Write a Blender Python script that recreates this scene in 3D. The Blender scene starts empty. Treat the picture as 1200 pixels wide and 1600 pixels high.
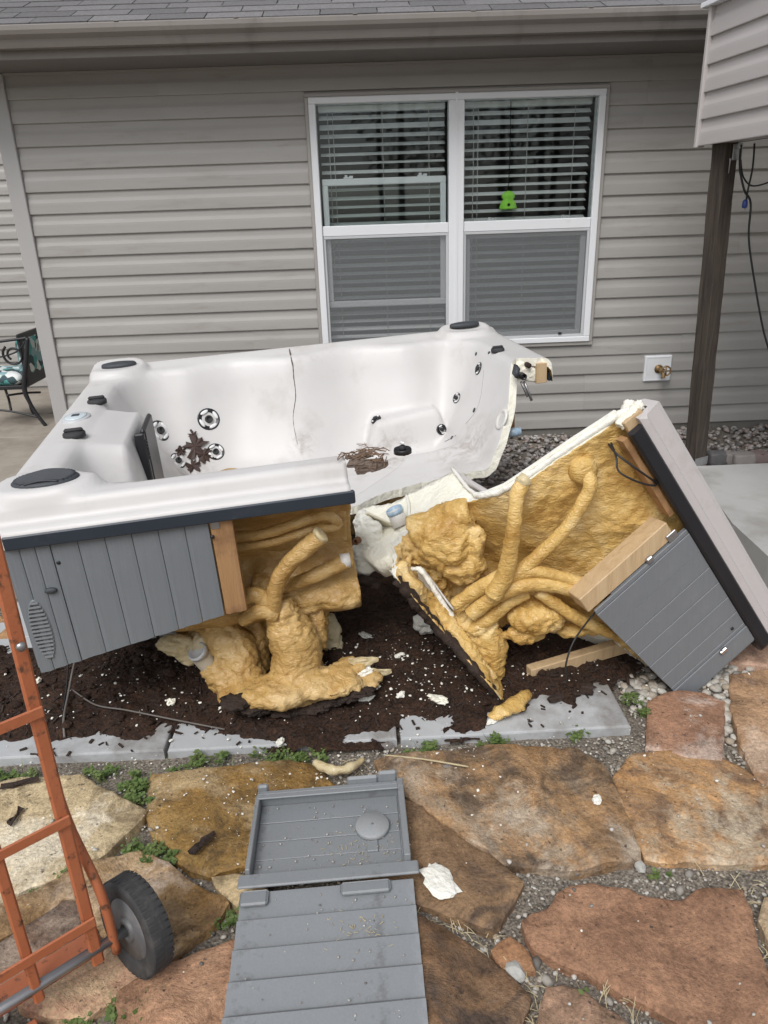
import bpy, bmesh, math, random
from mathutils import Vector as V, Matrix, noise
from mathutils.geometry import delaunay_2d_cdt
random.seed(7)
R = math.radians
scene = bpy.context.scene
col = scene.collection

# ------------------------------------------------------------------ camera
F, CX, CY = 1160.0, 600.0, 800.0
pitch, roll, yaw = R(22.0), R(1.95), R(-1.2)
CAM = V((0.0, -5.12, 1.384))
fwd = V((-math.sin(yaw)*math.cos(pitch), math.cos(yaw)*math.cos(pitch), -math.sin(pitch)))
_r0 = V((math.cos(yaw), math.sin(yaw), 0)); _u0 = _r0.cross(fwd)
right = _r0*math.cos(roll) - _u0*math.sin(roll)
up = _r0*math.sin(roll) + _u0*math.cos(roll)
cd = bpy.data.cameras.new('camera'); cam = bpy.data.objects.new('camera', cd); col.objects.link(cam)
cam.matrix_world = Matrix(((right.x, up.x, -fwd.x, CAM.x), (right.y, up.y, -fwd.y, CAM.y), (right.z, up.z, -fwd.z, CAM.z), (0, 0, 0, 1)))
cd.sensor_fit = 'VERTICAL'; cd.sensor_height = 36.0; cd.lens = 36.0*F/1600.0
cd.clip_start = 0.05; cd.clip_end = 500
scene.camera = cam

# ------------------------------------------------------------------ world, sun, exposure (overcast day)
SUN_EL, SUN_AZ = R(51), R(203)       # azimuth measured clockwise from +y
w = bpy.data.worlds.new('World'); scene.world = w; w.use_nodes = True
nt = w.node_tree; nt.nodes.clear()
sky = nt.nodes.new('ShaderNodeTexSky'); sky.sky_type = 'NISHITA'; sky.sun_disc = False
sky.sun_elevation = SUN_EL; sky.sun_rotation = SUN_AZ; sky.air_density = 1.0; sky.dust_density = 2.0; sky.ozone_density = 1.0
hs = nt.nodes.new('ShaderNodeHueSaturation'); hs.inputs['Saturation'].default_value = 0.3
bg = nt.nodes.new('ShaderNodeBackground'); bg.inputs['Strength'].default_value = 0.105
wo = nt.nodes.new('ShaderNodeOutputWorld')
nt.links.new(sky.outputs[0], hs.inputs['Color']); nt.links.new(hs.outputs[0], bg.inputs[0]); nt.links.new(bg.outputs[0], wo.inputs[0])
sd = bpy.data.lights.new('sun', 'SUN'); sd.energy = 1.5; sd.angle = R(32); sd.color = (1.0, 0.99, 0.98)
sun = bpy.data.objects.new('sun', sd); col.objects.link(sun)
to_sun = V((math.sin(SUN_AZ)*math.cos(SUN_EL), math.cos(SUN_AZ)*math.cos(SUN_EL), math.sin(SUN_EL)))
sun.rotation_euler = to_sun.to_track_quat('Z', 'Y').to_euler(); sun.location = (0, -8, 10)
vs = scene.view_settings
vs.view_transform = 'Standard'; vs.look = 'None'; vs.gamma = 1.0; vs.use_curve_mapping = False
vs.exposure = 0.54

# ------------------------------------------------------------------ geometry helpers
def ray(px, py): return right*((px-CX)/F) + up*((CY-py)/F) + fwd
def atY(px, py, y): r = ray(px, py); return CAM + r*((y-CAM.y)/r.y)
def atZ(px, py, z): r = ray(px, py); return CAM + r*((z-CAM.z)/r.z)
def atPl(px, py, p0, n): r = ray(px, py); return CAM + r*((p0-CAM).dot(n)/r.dot(n))
def lerp(a, b, t): return a+(b-a)*t
def sstep(a, b, x):
    t = max(0.0, min(1.0, (x-a)/(b-a))); return t*t*(3-2*t)
def nz(p, s=1.0, o=0.0): return noise.noise(V((p[0]*s+o, p[1]*s+o*1.7, p[2]*s-o)))
def fract(p, s, o=0.0, oct=4):
    a, t, q = 0.0, 1.0, V((p[0]*s+o, p[1]*s-o, p[2]*s+o*.3))
    for i in range(oct): a += t*noise.noise(q); q = q*2.03; t *= .5
    return a
WORLD = {}
def link(o, loc, parent):
    col.objects.link(o); WORLD[o.name] = V(loc); o.location = loc
    if parent:
        o.parent = parent; o.matrix_parent_inverse = Matrix.Translation(-WORLD[parent.name])
    return o
def tag(o, label=None, cat=None, group=None, kind=None):
    if label: o['label'] = label
    if cat: o['category'] = cat
    if group: o['group'] = group
    if kind: o['kind'] = kind
    return o
def thing(name, loc, label, cat, group=None):
    o = bpy.data.objects.new(name, None); o.empty_display_size = .1
    link(o, V(loc), None); return tag(o, label, cat, group)
def mobj(name, verts, faces, m, parent=None, smooth=False, fm=None):
    vs_ = [V(v) for v in verts]
    c = V((0, 0, 0))
    if vs_:
        lo = V([min(v[i] for v in vs_) for i in range(3)]); hi = V([max(v[i] for v in vs_) for i in range(3)])
        c = (lo+hi)/2; c.z = lo.z
    me = bpy.data.meshes.new(name); me.from_pydata([tuple(v-c) for v in vs_], [], faces)
    for mm in (m if isinstance(m, (list, tuple)) else [m]): me.materials.append(mm)
    if fm: me.polygons.foreach_set('material_index', fm)
    if smooth: me.polygons.foreach_set('use_smooth', [True]*len(me.polygons))
    me.update()
    return link(bpy.data.objects.new(name, me), c, parent)
def bmobj(name, bm, m, parent=None, smooth=False):
    bmesh.ops.recalc_face_normals(bm, faces=bm.faces)
    bm.verts.index_update()
    vs_ = [v.co.copy() for v in bm.verts]; fs = [[v.index for v in f.verts] for f in bm.faces]; fm = [f.material_index for f in bm.faces]
    bm.free(); return mobj(name, vs_, fs, m, parent, smooth, fm)
X, Y, Z = V((1, 0, 0)), V((0, 1, 0)), V((0, 0, 1))
def add_box(bm, o, A, B, C, ra, rb, rc, bev=0.0, seg=1):
    vs_ = [bm.verts.new(V(o)+A*a+B*b+C*c) for a in ra for b in rb for c in rc]
    fs = [bm.faces.new([vs_[i] for i in q]) for q in ((0, 1, 3, 2), (4, 6, 7, 5), (0, 4, 5, 1), (2, 3, 7, 6), (0, 2, 6, 4), (1, 5, 7, 3))]
    if bev > 0:
        es = list({e for f in fs for e in f.edges})
        bmesh.ops.bevel(bm, geom=es, offset=bev, segments=seg, affect='EDGES', profile=.5)
def box(name, o, A, B, C, ra, rb, rc, m, parent=None, bev=0.0, smooth=False):
    bm = bmesh.new(); add_box(bm, o, A, B, C, ra, rb, rc, bev); return bmobj(name, bm, m, parent, smooth)
def wbox(name, x, y, z, m, parent=None, bev=0.0):
    return box(name, (0, 0, 0), X, Y, Z, x, y, z, m, parent, bev)
def spline(pts, rad, n=8):
    pts = [V(p) for p in pts]; out, ro = [], []
    if not isinstance(rad, (list, tuple)): rad = [rad]*len(pts)
    for i in range(len(pts)-1):
        p0, p1, p2, p3 = pts[max(i-1, 0)], pts[i], pts[i+1], pts[min(i+2, len(pts)-1)]
        for k in range(n):
            t = k/n
            out.append(.5*((2*p1)+(p2-p0)*t+(2*p0-5*p1+4*p2-p3)*t*t+(3*p1-p0-3*p2+p3)*t**3)); ro.append(lerp(rad[i], rad[i+1], t))
    out.append(pts[-1]); ro.append(rad[-1]); return out, ro
def add_tube(bm, pts, rad, seg=10, n=6, noi=0.0, ns=20, smooth=True, cap=True, ridge=0.0):
    P, RR = spline(pts, rad, n) if n > 0 else ([V(p) for p in pts], rad if isinstance(rad, (list, tuple)) else [rad]*len(pts))
    rings = []; prev = None
    for i, p in enumerate(P):
        t = (P[min(i+1, len(P)-1)]-P[max(i-1, 0)]).normalized()
        if prev is None: s = t.orthogonal().normalized()
        else: s = (prev-t*prev.dot(t)).normalized()
        prev = s; b = t.cross(s); ring = []
        for k in range(seg):
            a = 2*math.pi*k/seg; d = s*math.cos(a)+b*math.sin(a); r = RR[i]
            if noi: r *= 1+noi*fract(p+d*r, ns, 3.1, 3)
            if ridge: r *= 1+ridge*math.sin(i*2.2+3*nz(p, 30))
            ring.append(bm.verts.new(p+d*r))
        rings.append(ring)
    for i in range(len(rings)-1):
        for k in range(seg):
            bm.faces.new((rings[i][k], rings[i][(k+1) % seg], rings[i+1][(k+1) % seg], rings[i+1][k]))
    if cap:
        bm.faces.new(rings[0][::-1]); bm.faces.new(rings[-1])
def tube(name, pts, rad, m, parent=None, **k):
    bm = bmesh.new(); add_tube(bm, pts, rad, **k); return bmobj(name, bm, m, parent, True)
def add_lathe(bm, o, ax, prof, seg=20, sx=1, sy=1, s=None, loop=False):
    ax = V(ax).normalized(); s = V(s).normalized() if s is not None else ax.orthogonal().normalized()
    s = (s-ax*s.dot(ax)).normalized(); b = ax.cross(s); o = V(o); rings = []
    for r, h in prof:
        rings.append([bm.verts.new(o+ax*h+(s*math.cos(2*math.pi*k/seg)*sx+b*math.sin(2*math.pi*k/seg)*sy)*max(r, 1e-4)) for k in range(seg)])
    for i in range(len(rings)-1):
        for k in range(seg): bm.faces.new((rings[i][k], rings[i][(k+1) % seg], rings[i+1][(k+1) % seg], rings[i+1][k]))
    if loop:
        for k in range(seg): bm.faces.new((rings[-1][k], rings[-1][(k+1) % seg], rings[0][(k+1) % seg], rings[0][k]))
        return
    bm.faces.new(rings[0][::-1]); bm.faces.new(rings[-1])
def lathe(name, o, ax, prof, m, parent=None, seg=20, sx=1, sy=1, s=None, smooth=True, loop=False):
    bm = bmesh.new(); add_lathe(bm, o, ax, prof, seg, sx, sy, s, loop); return bmobj(name, bm, m, parent, smooth)
def add_blob(bm, c, r, sub=3, noi=.2, ns=2.0, seed=0.0, sq=(1, 1, 1), rot=None):
    t = bmesh.new(); bmesh.ops.create_icosphere(t, subdivisions=sub, radius=1.0)
    mp = {}
    for v in t.verts:
        d = v.co.normalized(); k = 1+noi*fract(d, ns, seed, 4)
        p = V((d.x*sq[0], d.y*sq[1], d.z*sq[2]))*(r*k)
        if rot is not None: p = rot @ p
        mp[v] = bm.verts.new(V(c)+p)
    for f in t.faces: bm.faces.new([mp[v] for v in f.verts])
    t.free()
def sheet(name, nu, nv, fn, mats, parent, thick, keep=None, smooth=True, back=None, jit=0.0):
    """surface fn(i,j)->point over a grid, given a real thickness: mats = (front, cut edge, back)"""
    P = [[V(fn(i, j)) for j in range(nv)] for i in range(nu)]
    N = [[None]*nv for _ in range(nu)]
    for i in range(nu):
        for j in range(nv):
            a = P[min(i+1, nu-1)][j]-P[max(i-1, 0)][j]; b = P[i][min(j+1, nv-1)]-P[i][max(j-1, 0)]
            n_ = a.cross(b); N[i][j] = n_.normalized() if n_.length > 1e-12 else Z
    idx, verts, src = {}, [], []
    cells = [(i, j) for i in range(nu-1) for j in range(nv-1) if keep is None or keep(i, j)]
    def vid(i, j):
        if (i, j) not in idx: idx[(i, j)] = len(verts); verts.append(P[i][j]); src.append((i, j))
        return idx[(i, j)]
    faces, fm, ed = [], [], {}
    for i, j in cells:
        q = (vid(i, j), vid(i+1, j), vid(i+1, j+1), vid(i, j+1)); faces.append(q); fm.append(0)
        for k in range(4):
            e = (q[k], q[(k+1) % 4]); kk = tuple(sorted(e)); ed[kk] = None if kk in ed else e
    n0 = len(verts)
    for (i, j) in src: verts.append((back(i, j, P[i][j], N[i][j]) if back else P[i][j]-N[i][j]*thick))
    for q in faces[:]: faces.append(tuple(n0+k for k in reversed(q))); fm.append(2)
    for e in ed.values():
        if e: faces.append((e[1], e[0], n0+e[0], n0+e[1])); fm.append(1)
    if jit:
        bnd = {k for e in ed.values() if e for k in e}
        for k in bnd:
            d = V((nz(verts[k], 70, 1), nz(verts[k], 70, 9), nz(verts[k], 70, 17)))*jit
            verts[k] = verts[k]+d; verts[n0+k] = verts[n0+k]+d
    o = mobj(name, verts, faces, list(mats), parent, smooth, fm)
    if smooth: o.data.polygons.foreach_set('use_smooth', [k != 1 for k in fm])
    return o
def interp(x, tab):
    if x <= tab[0][0]: return tab[0][1]
    for (a, va), (b, vb) in zip(tab, tab[1:]):
        if x <= b: return lerp(va, vb, (x-a)/(b-a))
    return tab[-1][1]
def gauss(x, y, cx, cy, sx, sy): return math.exp(-((x-cx)/sx)**2-((y-cy)/sy)**2)

# ------------------------------------------------------------------ materials
def nodes(name):
    m = bpy.data.materials.new(name); m.use_nodes = True; t = m.node_tree
    return m, t, t.nodes['Principled BSDF'], t.nodes['Material Output']
def nd(t, typ, **k):
    n_ = t.nodes.new(typ)
    for a, b in k.items():
        if a in n_.inputs: n_.inputs[a].default_value = b
        else: setattr(n_, a, b)
    return n_
def coords(t, stretch=(1, 1, 1), rot=(0, 0, 0), rand=False):
    tc = nd(t, 'ShaderNodeTexCoord'); mp = nd(t, 'ShaderNodeMapping'); mp.inputs['Scale'].default_value = stretch; mp.inputs['Rotation'].default_value = rot
    t.links.new(tc.outputs['Object'], mp.inputs['Vector'])
    if rand:
        oi = nd(t, 'ShaderNodeObjectInfo'); ml = nd(t, 'ShaderNodeMath', operation='MULTIPLY'); ml.inputs[1].default_value = 37.0
        t.links.new(oi.outputs['Random'], ml.inputs[0]); t.links.new(ml.outputs[0], mp.inputs['Location'])
    return mp.outputs[0]
def ramp(t, fac, cols, pos=None):
    r = nd(t, 'ShaderNodeValToRGB'); e = r.color_ramp.elements
    pos = pos or [i/(len(cols)-1) for i in range(len(cols))]
    while len(e) < len(cols): e.new(.5)
    for i, c in enumerate(cols): e[i].position = pos[i]; e[i].color = (c[0], c[1], c[2], 1)
    t.links.new(fac, r.inputs[0]); return r.outputs[0]
def noi(t, co, s, d=5, rough=.55, dist=0.0):
    n_ = nd(t, 'ShaderNodeTexNoise', Scale=s, Detail=d, Roughness=rough, Distortion=dist); t.links.new(co, n_.inputs['Vector']); return n_.outputs['Fac']
def mixc(t, fac, a, b, mode='MIX'):
    m = nd(t, 'ShaderNodeMix', data_type='RGBA', blend_type=mode)
    if isinstance(fac, float): m.inputs[0].default_value = fac
    else: t.links.new(fac, m.inputs[0])
    for sl, v in ((6, a), (7, b)):
        if isinstance(v, tuple): m.inputs[sl].default_value = (v[0], v[1], v[2], 1)
        else: t.links.new(v, m.inputs[sl])
    return m.outputs[2]
def bump(t, b, h, strength=.3, dist=.01):
    n_ = nd(t, 'ShaderNodeBump', Strength=strength, Distance=dist); t.links.new(h, n_.inputs['Height'])
    if b.inputs['Normal'].is_linked: t.links.new(b.inputs['Normal'].links[0].from_socket, n_.inputs['Normal'])
    t.links.new(n_.outputs[0], b.inputs['Normal'])
def mat(name, cols, scale=6.0, rough=.6, detail=5, bs=0.0, bscale=80, bd=.004, metal=0.0, spec=.5, stretch=(1, 1, 1), pos=None, dirt=None, dscale=3.0, dth=(.55, .75), rr=None, rand=False, randv=0.0, coat=0.0):
    m, t, b, o = nodes(name); co = coords(t, stretch, rand=rand)
    c = ramp(t, noi(t, co, scale, detail), cols, pos) if len(cols) > 1 else None
    if c is None: c = mixc(t, 0.0, cols[0], cols[0])
    if dirt:
        d = nd(t, 'ShaderNodeMapRange'); d.inputs[1].default_value, d.inputs[2].default_value = dth
        t.links.new(noi(t, co, dscale, 8, .65), d.inputs[0]); c = mixc(t, d.outputs[0], c, dirt)
    if randv:
        oi = nd(t, 'ShaderNodeObjectInfo'); mr = nd(t, 'ShaderNodeMapRange'); mr.inputs[3].default_value = 1-randv; mr.inputs[4].default_value = 1+randv
        t.links.new(oi.outputs['Random'], mr.inputs[0]); hv = nd(t, 'ShaderNodeHueSaturation'); t.links.new(mr.outputs[0], hv.inputs['Value']); t.links.new(c, hv.inputs['Color']); c = hv.outputs[0]
    t.links.new(c, b.inputs['Base Color']); b.inputs['Roughness'].default_value = rough; b.inputs['Metallic'].default_value = metal
    b.inputs['Specular IOR Level'].default_value = spec; b.inputs['Coat Weight'].default_value = coat
    if rr:
        q = nd(t, 'ShaderNodeMapRange'); q.inputs[1].default_value = .35; q.inputs[2].default_value = .65; q.inputs[3].default_value, q.inputs[4].default_value = rr
        t.links.new(noi(t, co, scale*.7, 4), q.inputs[0]); t.links.new(q.outputs[0], b.inputs['Roughness'])
    if bs: bump(t, b, noi(t, co, bscale, 6), bs, bd)
    return m
siding = mat('vinyl_siding', [(.30, .285, .265), (.345, .33, .31), (.37, .355, .335)], 1.6, .48, bs=.12, bscale=220, bd=.002, stretch=(1, 1, 6), dirt=(.25, .225, .19), dscale=2.2, dth=(.56, .85), randv=.03, rand=True)
porch_siding = mat('porch_siding', [(.43, .40, .385), (.48, .45, .435)], 2, .45, bs=.08, bscale=200, bd=.002)
trim_tan = mat('tan_trim', [(.32, .30, .28), (.36, .34, .315)], 3, .45)
corner_m = mat('corner_board', [(.37, .36, .35), (.41, .40, .39)], 3, .42)
gutter_m = mat('gutter_paint', [(.21, .19, .172), (.25, .228, .208)], 4, .42, dirt=(.13, .115, .10), dscale=5, dth=(.55, .85), stretch=(1, 1, .4))
soffit_m = mat('soffit', [(.17, .155, .145), (.2, .185, .17)], 3, .55)
shingle_m = mat('asphalt_shingle', [(.075, .072, .072), (.15, .144, .144), (.21, .203, .202)], 60, .95, bs=.6, bscale=260, bd=.003, randv=.22, rand=True)
found_m = mat('foundation', [(.13, .12, .105), (.2, .19, .17)], 6, .9, bs=.5, bscale=60)
white_v = mat('white_vinyl', [(.72, .73, .75), (.78, .79, .8)], 3, .35, dirt=(.6, .59, .56), dscale=6, dth=(.65, .95))
sash_grey = mat('sash_grey', [(.48, .49, .5), (.54, .55, .56)], 3, .4)
slat_m = mat('blind_slat', [(.74, .76, .75), (.8, .82, .81)], 3, .5)
cord_m = mat('blind_cord', [(.6, .6, .58)], rough=.7)
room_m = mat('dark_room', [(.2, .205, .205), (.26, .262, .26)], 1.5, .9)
green_m = mat('green_plush', [(.28, .72, .06), (.38, .82, .1)], 20, .8)
black_m = mat('black_plastic', [(.012, .012, .014), (.025, .025, .028)], 8, .38)
blackmatte = mat('black_rubber', [(.02, .02, .022), (.045, .045, .047)], 25, .75, bs=.3, bscale=150)
cable_m = mat('black_cable', [(.012, .012, .013), (.02, .02, .022)], 10, .5)
concrete = mat('concrete', [(.33, .325, .31), (.42, .415, .40), (.47, .465, .45)], 5, .88, detail=9, bs=.35, bscale=160, bd=.003, dirt=(.24, .225, .2), dscale=2.2, dth=(.5, .8))
concrete_b = mat('concrete_brown', [(.26, .225, .185), (.33, .29, .24), (.36, .325, .28)], 6, .9, detail=9, bs=.35, bscale=140, bd=.003, dirt=(.17, .14, .11), dscale=2.5, dth=(.45, .8))
slab_m = mat('slab_concrete', [(.36, .37, .375), (.43, .44, .445), (.48, .49, .49)], 9, .85, detail=9, bs=.3, bscale=180, bd=.003, dirt=(.15, .13, .11), dscale=3.5, dth=(.5, .72))
acrylic = mat('acrylic_shell', [(.525, .508, .494), (.60, .584, .568), (.64, .625, .61)], 4, .45, detail=4, spec=.38, coat=.04, dirt=(.38, .34, .30), dscale=2.6, dth=(.56, .92), rr=(.38, .5))
acrylic_d = mat('acrylic_shell_dusty', [(.50, .465, .455), (.56, .525, .515)], 9, .5, dirt=(.36, .32, .29), dscale=9, dth=(.55, .9), bs=.1, bscale=200)
acr_cut = mat('acrylic_cut_edge', [(.72, .70, .62), (.85, .83, .78)], 40, .75, bs=.5, bscale=120)
cream = mat('fresh_cut_foam', [(.76, .71, .55), (.85, .82, .70), (.9, .88, .8)], 14, .85, detail=8, bs=.7, bscale=55, bd=.01)
cream_white = mat('white_foam', [(.74, .72, .62), (.86, .85, .79)], 10, .85, bs=.8, bscale=40, bd=.012)
trim_blue = mat('navy_trim', [(.018, .026, .038), (.03, .04, .055)], 8, .42, dirt=(.08, .085, .09), dscale=12, dth=(.62, .9))
trim_blk = mat('black_trim', [(.010, .011, .014), (.02, .021, .026)], 8, .4, dirt=(.12, .12, .12), dscale=40, dth=(.68, .8))
grille_m = mat('grille', [(.035, .04, .047), (.055, .06, .067)], 30, .6)
chrome = mat('chrome', [(.6, .6, .62)], rough=.15, metal=1)
steel = mat('galvanised_steel', [(.33, .33, .335), (.45, .45, .455)], 30, .4, metal=.85, bs=.1)
petal_m = mat('jet_white', [(.78, .78, .78)], rough=.25)
gray_glass = mat('cap_blue', [(.5, .58, .62), (.62, .68, .71)], 10, .25)
pvc = mat('pvc_white', [(.62, .6, .56), (.74, .72, .68)], 12, .4)
pvc_dirty = mat('pvc_dirty', [(.42, .36, .26), (.56, .5, .4)], 14, .55, bs=.3)
pvc_blue = mat('pvc_blue_primer', [(.15, .32, .5), (.55, .62, .66)], 60, .3)
copper_m = mat('old_brass', [(.2, .12, .05), (.36, .24, .12)], 40, .5, metal=.6)
stain_m = mat('rotten_bark', [(.012, .007, .005), (.032, .018, .012), (.065, .038, .025)], 40, .8, bs=.9, bscale=90, bd=.01)
leaf_m = mat('dead_leaf', [(.03, .018, .014), (.075, .04, .03)], 40, .65, bs=.4, bscale=100)
weed_m = mat('weed', [(.03, .06, .014), (.075, .13, .03), (.15, .2, .06), (.22, .22, .09)], 22, .6, rand=True)
straw_m = mat('straw', [(.4, .32, .18), (.55, .47, .3)], 30, .8)
orange_m = mat('orange_paint', [(.37, .10, .04), (.44, .14, .06), (.48, .18, .09)], 9, .5, detail=8, dirt=(.13, .06, .035), dscale=38, dth=(.56, .66), bs=.25, bscale=90)
tyre_m = mat('tyre', [(.025, .025, .026), (.05, .05, .05)], 30, .8, dirt=(.11, .10, .09), dscale=14, dth=(.5, .8), bs=.3)
post_m_rust = mat('rust', [(.12, .05, .02), (.2, .09, .04)], 30, .7)

def panel_mat(name, c1, c2, chalk=.12, mud=(.66, .78)):
    m, t, b, o = nodes(name); co = coords(t, (1, 1, 1)); co2 = coords(t, (30, 30, 1.2))
    c = ramp(t, noi(t, co, 3.2, 6), [c1, c2]); g = ramp(t, noi(t, co2, 6, 4), [(.86, .86, .86), (1.08, 1.08, 1.08)]); c = mixc(t, 1.0, c, g, 'MULTIPLY')
    d = nd(t, 'ShaderNodeMapRange'); d.inputs[1].default_value = .55; d.inputs[2].default_value = .85; d.inputs[4].default_value = .55
    t.links.new(noi(t, co, 7, 8, .7), d.inputs[0]); c = mixc(t, d.outputs[0], c, (c2[0]+chalk, c2[1]+chalk, c2[2]+chalk))
    d2 = nd(t, 'ShaderNodeMapRange'); d2.inputs[1].default_value = mud[0]; d2.inputs[2].default_value = mud[1]; d2.inputs[4].default_value = .6
    t.links.new(noi(t, co, 13, 7, .7), d2.inputs[0]); c = mixc(t, d2.outputs[0], c, (.05, .045, .042))
    t.links.new(c, b.inputs['Base Color']); b.inputs['Roughness'].default_value = .46; b.inputs['Specular IOR Level'].default_value = .45
    bump(t, b, noi(t, co2, 14, 4), .12, .002); return m
panel_m = panel_mat('cabinet_panel', (.15, .165, .18), (.205, .22, .235), .1)
panel_l = panel_mat('loose_panel_grey', (.195, .207, .217), (.262, .273, .281), .12, (.58, .76))
panel_d = panel_mat('cabinet_panel_dark', (.15, .16, .172), (.205, .216, .228), .09)

def wood_mat(name, cols, axis=2, scale=9, rough=.65, dirt=None):
    m, t, b, o = nodes(name); s = [14, 14, 14]; s[axis] = .9; co = coords(t, tuple(s), rand=True)
    n1 = noi(t, co, scale*.16, 8, .6, .6); c = ramp(t, n1, cols)
    if dirt:
        d = nd(t, 'ShaderNodeMapRange'); d.inputs[1].default_value = .5; d.inputs[2].default_value = .7
        t.links.new(noi(t, coords(t), 9, 6), d.inputs[0]); c = mixc(t, d.outputs[0], c, dirt)
    t.links.new(c, b.inputs['Base Color']); b.inputs['Roughness'].default_value = rough; bump(t, b, n1, .7, .008); return m
wood_new = wood_mat('pine_stud', [(.36, .235, .12), (.52, .37, .21), (.60, .46, .29)], 2, 16)
wood_end = mat('pine_end_grain', [(.5, .34, .18), (.62, .46, .28)], 40, .75, bs=.4)
wood_or = wood_mat('orange_stud', [(.24, .125, .05), (.36, .20, .09), (.43, .26, .125)], 2, 16, dirt=(.15, .07, .03))
wood_post = wood_mat('weathered_post', [(.010, .008, .006), (.026, .020, .016), (.075, .058, .044), (.165, .132, .10)], 2, 24, .85)

def foam_mat(name, cols, bs=.8, wr=34, dirtc=(.33, .16, .04), dth=(.54, .82)):
    m, t, b, o = nodes(name); co = coords(t); co2 = coords(t, (1, 1, 2.2), (.5, .6, .2))
    c = ramp(t, noi(t, co, 5.5, 7, .6, .4), cols, [.3, .5, .68])
    d = nd(t, 'ShaderNodeMapRange'); d.inputs[1].default_value, d.inputs[2].default_value = dth
    t.links.new(noi(t, co, 9, 8, .7), d.inputs[0]); c = mixc(t, d.outputs[0], c, dirtc)
    t.links.new(c, b.inputs['Base Color']); b.inputs['Roughness'].default_value = .30; b.inputs['Specular IOR Level'].default_value = .45
    vn = nd(t, 'ShaderNodeTexNoise', Scale=wr, Detail=3.0, Roughness=.5, Distortion=1.2); t.links.new(co2, vn.inputs['Vector'])
    ab = nd(t, 'ShaderNodeMath', operation='SUBTRACT'); ab.inputs[1].default_value = .5; t.links.new(noi(t, co2, wr*2.1, 2, .5, .8), ab.inputs[0]); ab2 = nd(t, 'ShaderNodeMath', operation='ABSOLUTE'); t.links.new(ab.outputs[0], ab2.inputs[0])
    inv = nd(t, 'ShaderNodeMath', operation='SUBTRACT'); inv.inputs[0].default_value = .5; t.links.new(ab2.outputs[0], inv.inputs[1])
    bump(t, b, vn.outputs['Fac'], bs*.62, .018); bump(t, b, inv.outputs[0], .25, .008); return m
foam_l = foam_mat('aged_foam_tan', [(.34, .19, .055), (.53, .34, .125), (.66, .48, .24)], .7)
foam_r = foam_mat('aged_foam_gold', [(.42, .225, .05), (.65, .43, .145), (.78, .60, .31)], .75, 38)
foam_p = foam_mat('pale_foam', [(.5, .38, .19), (.62, .52, .32), (.7, .62, .44)], .6, 30, (.3, .2, .1))

def flag_mat(name, cols, dark, seed, wet=.5, strata=0.0, ang=0.0, pale=None):
    m, t, b, o = nodes(name); tc = nd(t, 'ShaderNodeTexCoord'); mp = nd(t, 'ShaderNodeMapping'); mp.inputs['Location'].default_value = (seed*3.1, seed*1.7, seed); mp.inputs['Rotation'].default_value = (0, 0, ang)
    t.links.new(tc.outputs['Object'], mp.inputs[0]); co = mp.outputs[0]
    base = noi(t, co, 3.3, 9, .62, .5)
    if strata:
        mp2 = nd(t, 'ShaderNodeMapping'); mp2.inputs['Scale'].default_value = (1.2, 7.5, 1); mp2.inputs['Rotation'].default_value = (0, 0, ang); t.links.new(co, mp2.inputs[0])
        st_ = noi(t, mp2.outputs[0], strata, 9, .65, 1.0)
        mx = nd(t, 'ShaderNodeMix'); mx.inputs[0].default_value = .62; t.links.new(base, mx.inputs[2]); t.links.new(st_, mx.inputs[3]); base = mx.outputs[0]
    c = ramp(t, base, cols, [.28+.44*i/(len(cols)-1) for i in range(len(cols))])
    d = nd(t, 'ShaderNodeMapRange'); d.inputs[1].default_value = .47; d.inputs[2].default_value = .62; d.inputs[4].default_value = .85
    t.links.new(noi(t, co, 5.5, 9, .7, .8), d.inputs[0]); c = mixc(t, d.outputs[0], c, dark)
    if pale:
        d = nd(t, 'ShaderNodeMapRange'); d.inputs[1].default_value = .52; d.inputs[2].default_value = .60; d.inputs[4].default_value = .85
        t.links.new(noi(t, co, 2.4, 9, .7, .3), d.inputs[0]); c = mixc(t, d.outputs[0], c, pale)
    gm = ramp(t, noi(t, co, 19, 10, .75, .4), [(.42, .40, .38), (.95, .94, .93), (1.12, 1.12, 1.12), (1.6, 1.56, 1.5)], [.28, .44, .56, .74]); c = mixc(t, 1.0, c, gm, 'MULTIPLY')
    gm = ramp(t, noi(t, co, 110, 6, .7), [(.62, .6, .58), (1.0, 1.0, 1.0), (1.38, 1.36, 1.32)], [.3, .5, .72]); c = mixc(t, 1.0, c, gm, 'MULTIPLY')
    sp = nd(t, 'ShaderNodeMapRange'); sp.inputs[1].default_value = .66; sp.inputs[2].default_value = .71; sp.inputs[4].default_value = .8
    t.links.new(noi(t, co, 70, 3), sp.inputs[0]); c = mixc(t, sp.outputs[0], c, (.04, .03, .024))
    wm = ramp(t, noi(t, co, 2.1, 6, .6, .6), [(.55, .53, .52), (.95, .95, .95), (1.1, 1.1, 1.1)], [.36, .5, .64]); c = mixc(t, wet, c, mixc(t, 1.0, c, wm, 'MULTIPLY'))
    t.links.new(c, b.inputs['Base Color'])
    q = nd(t, 'ShaderNodeMapRange'); q.inputs[1].default_value = .4; q.inputs[2].default_value = .62; q.inputs[3].default_value = .78; q.inputs[4].default_value = .78-.55*wet
    t.links.new(noi(t, co, 4, 5), q.inputs[0]); t.links.new(q.outputs[0], b.inputs['Roughness'])
    bump(t, b, noi(t, co, 8, 10, .68, .4), .8, .03); bump(t, b, noi(t, co, 70, 6, .75), .6, .005); return m

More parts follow.
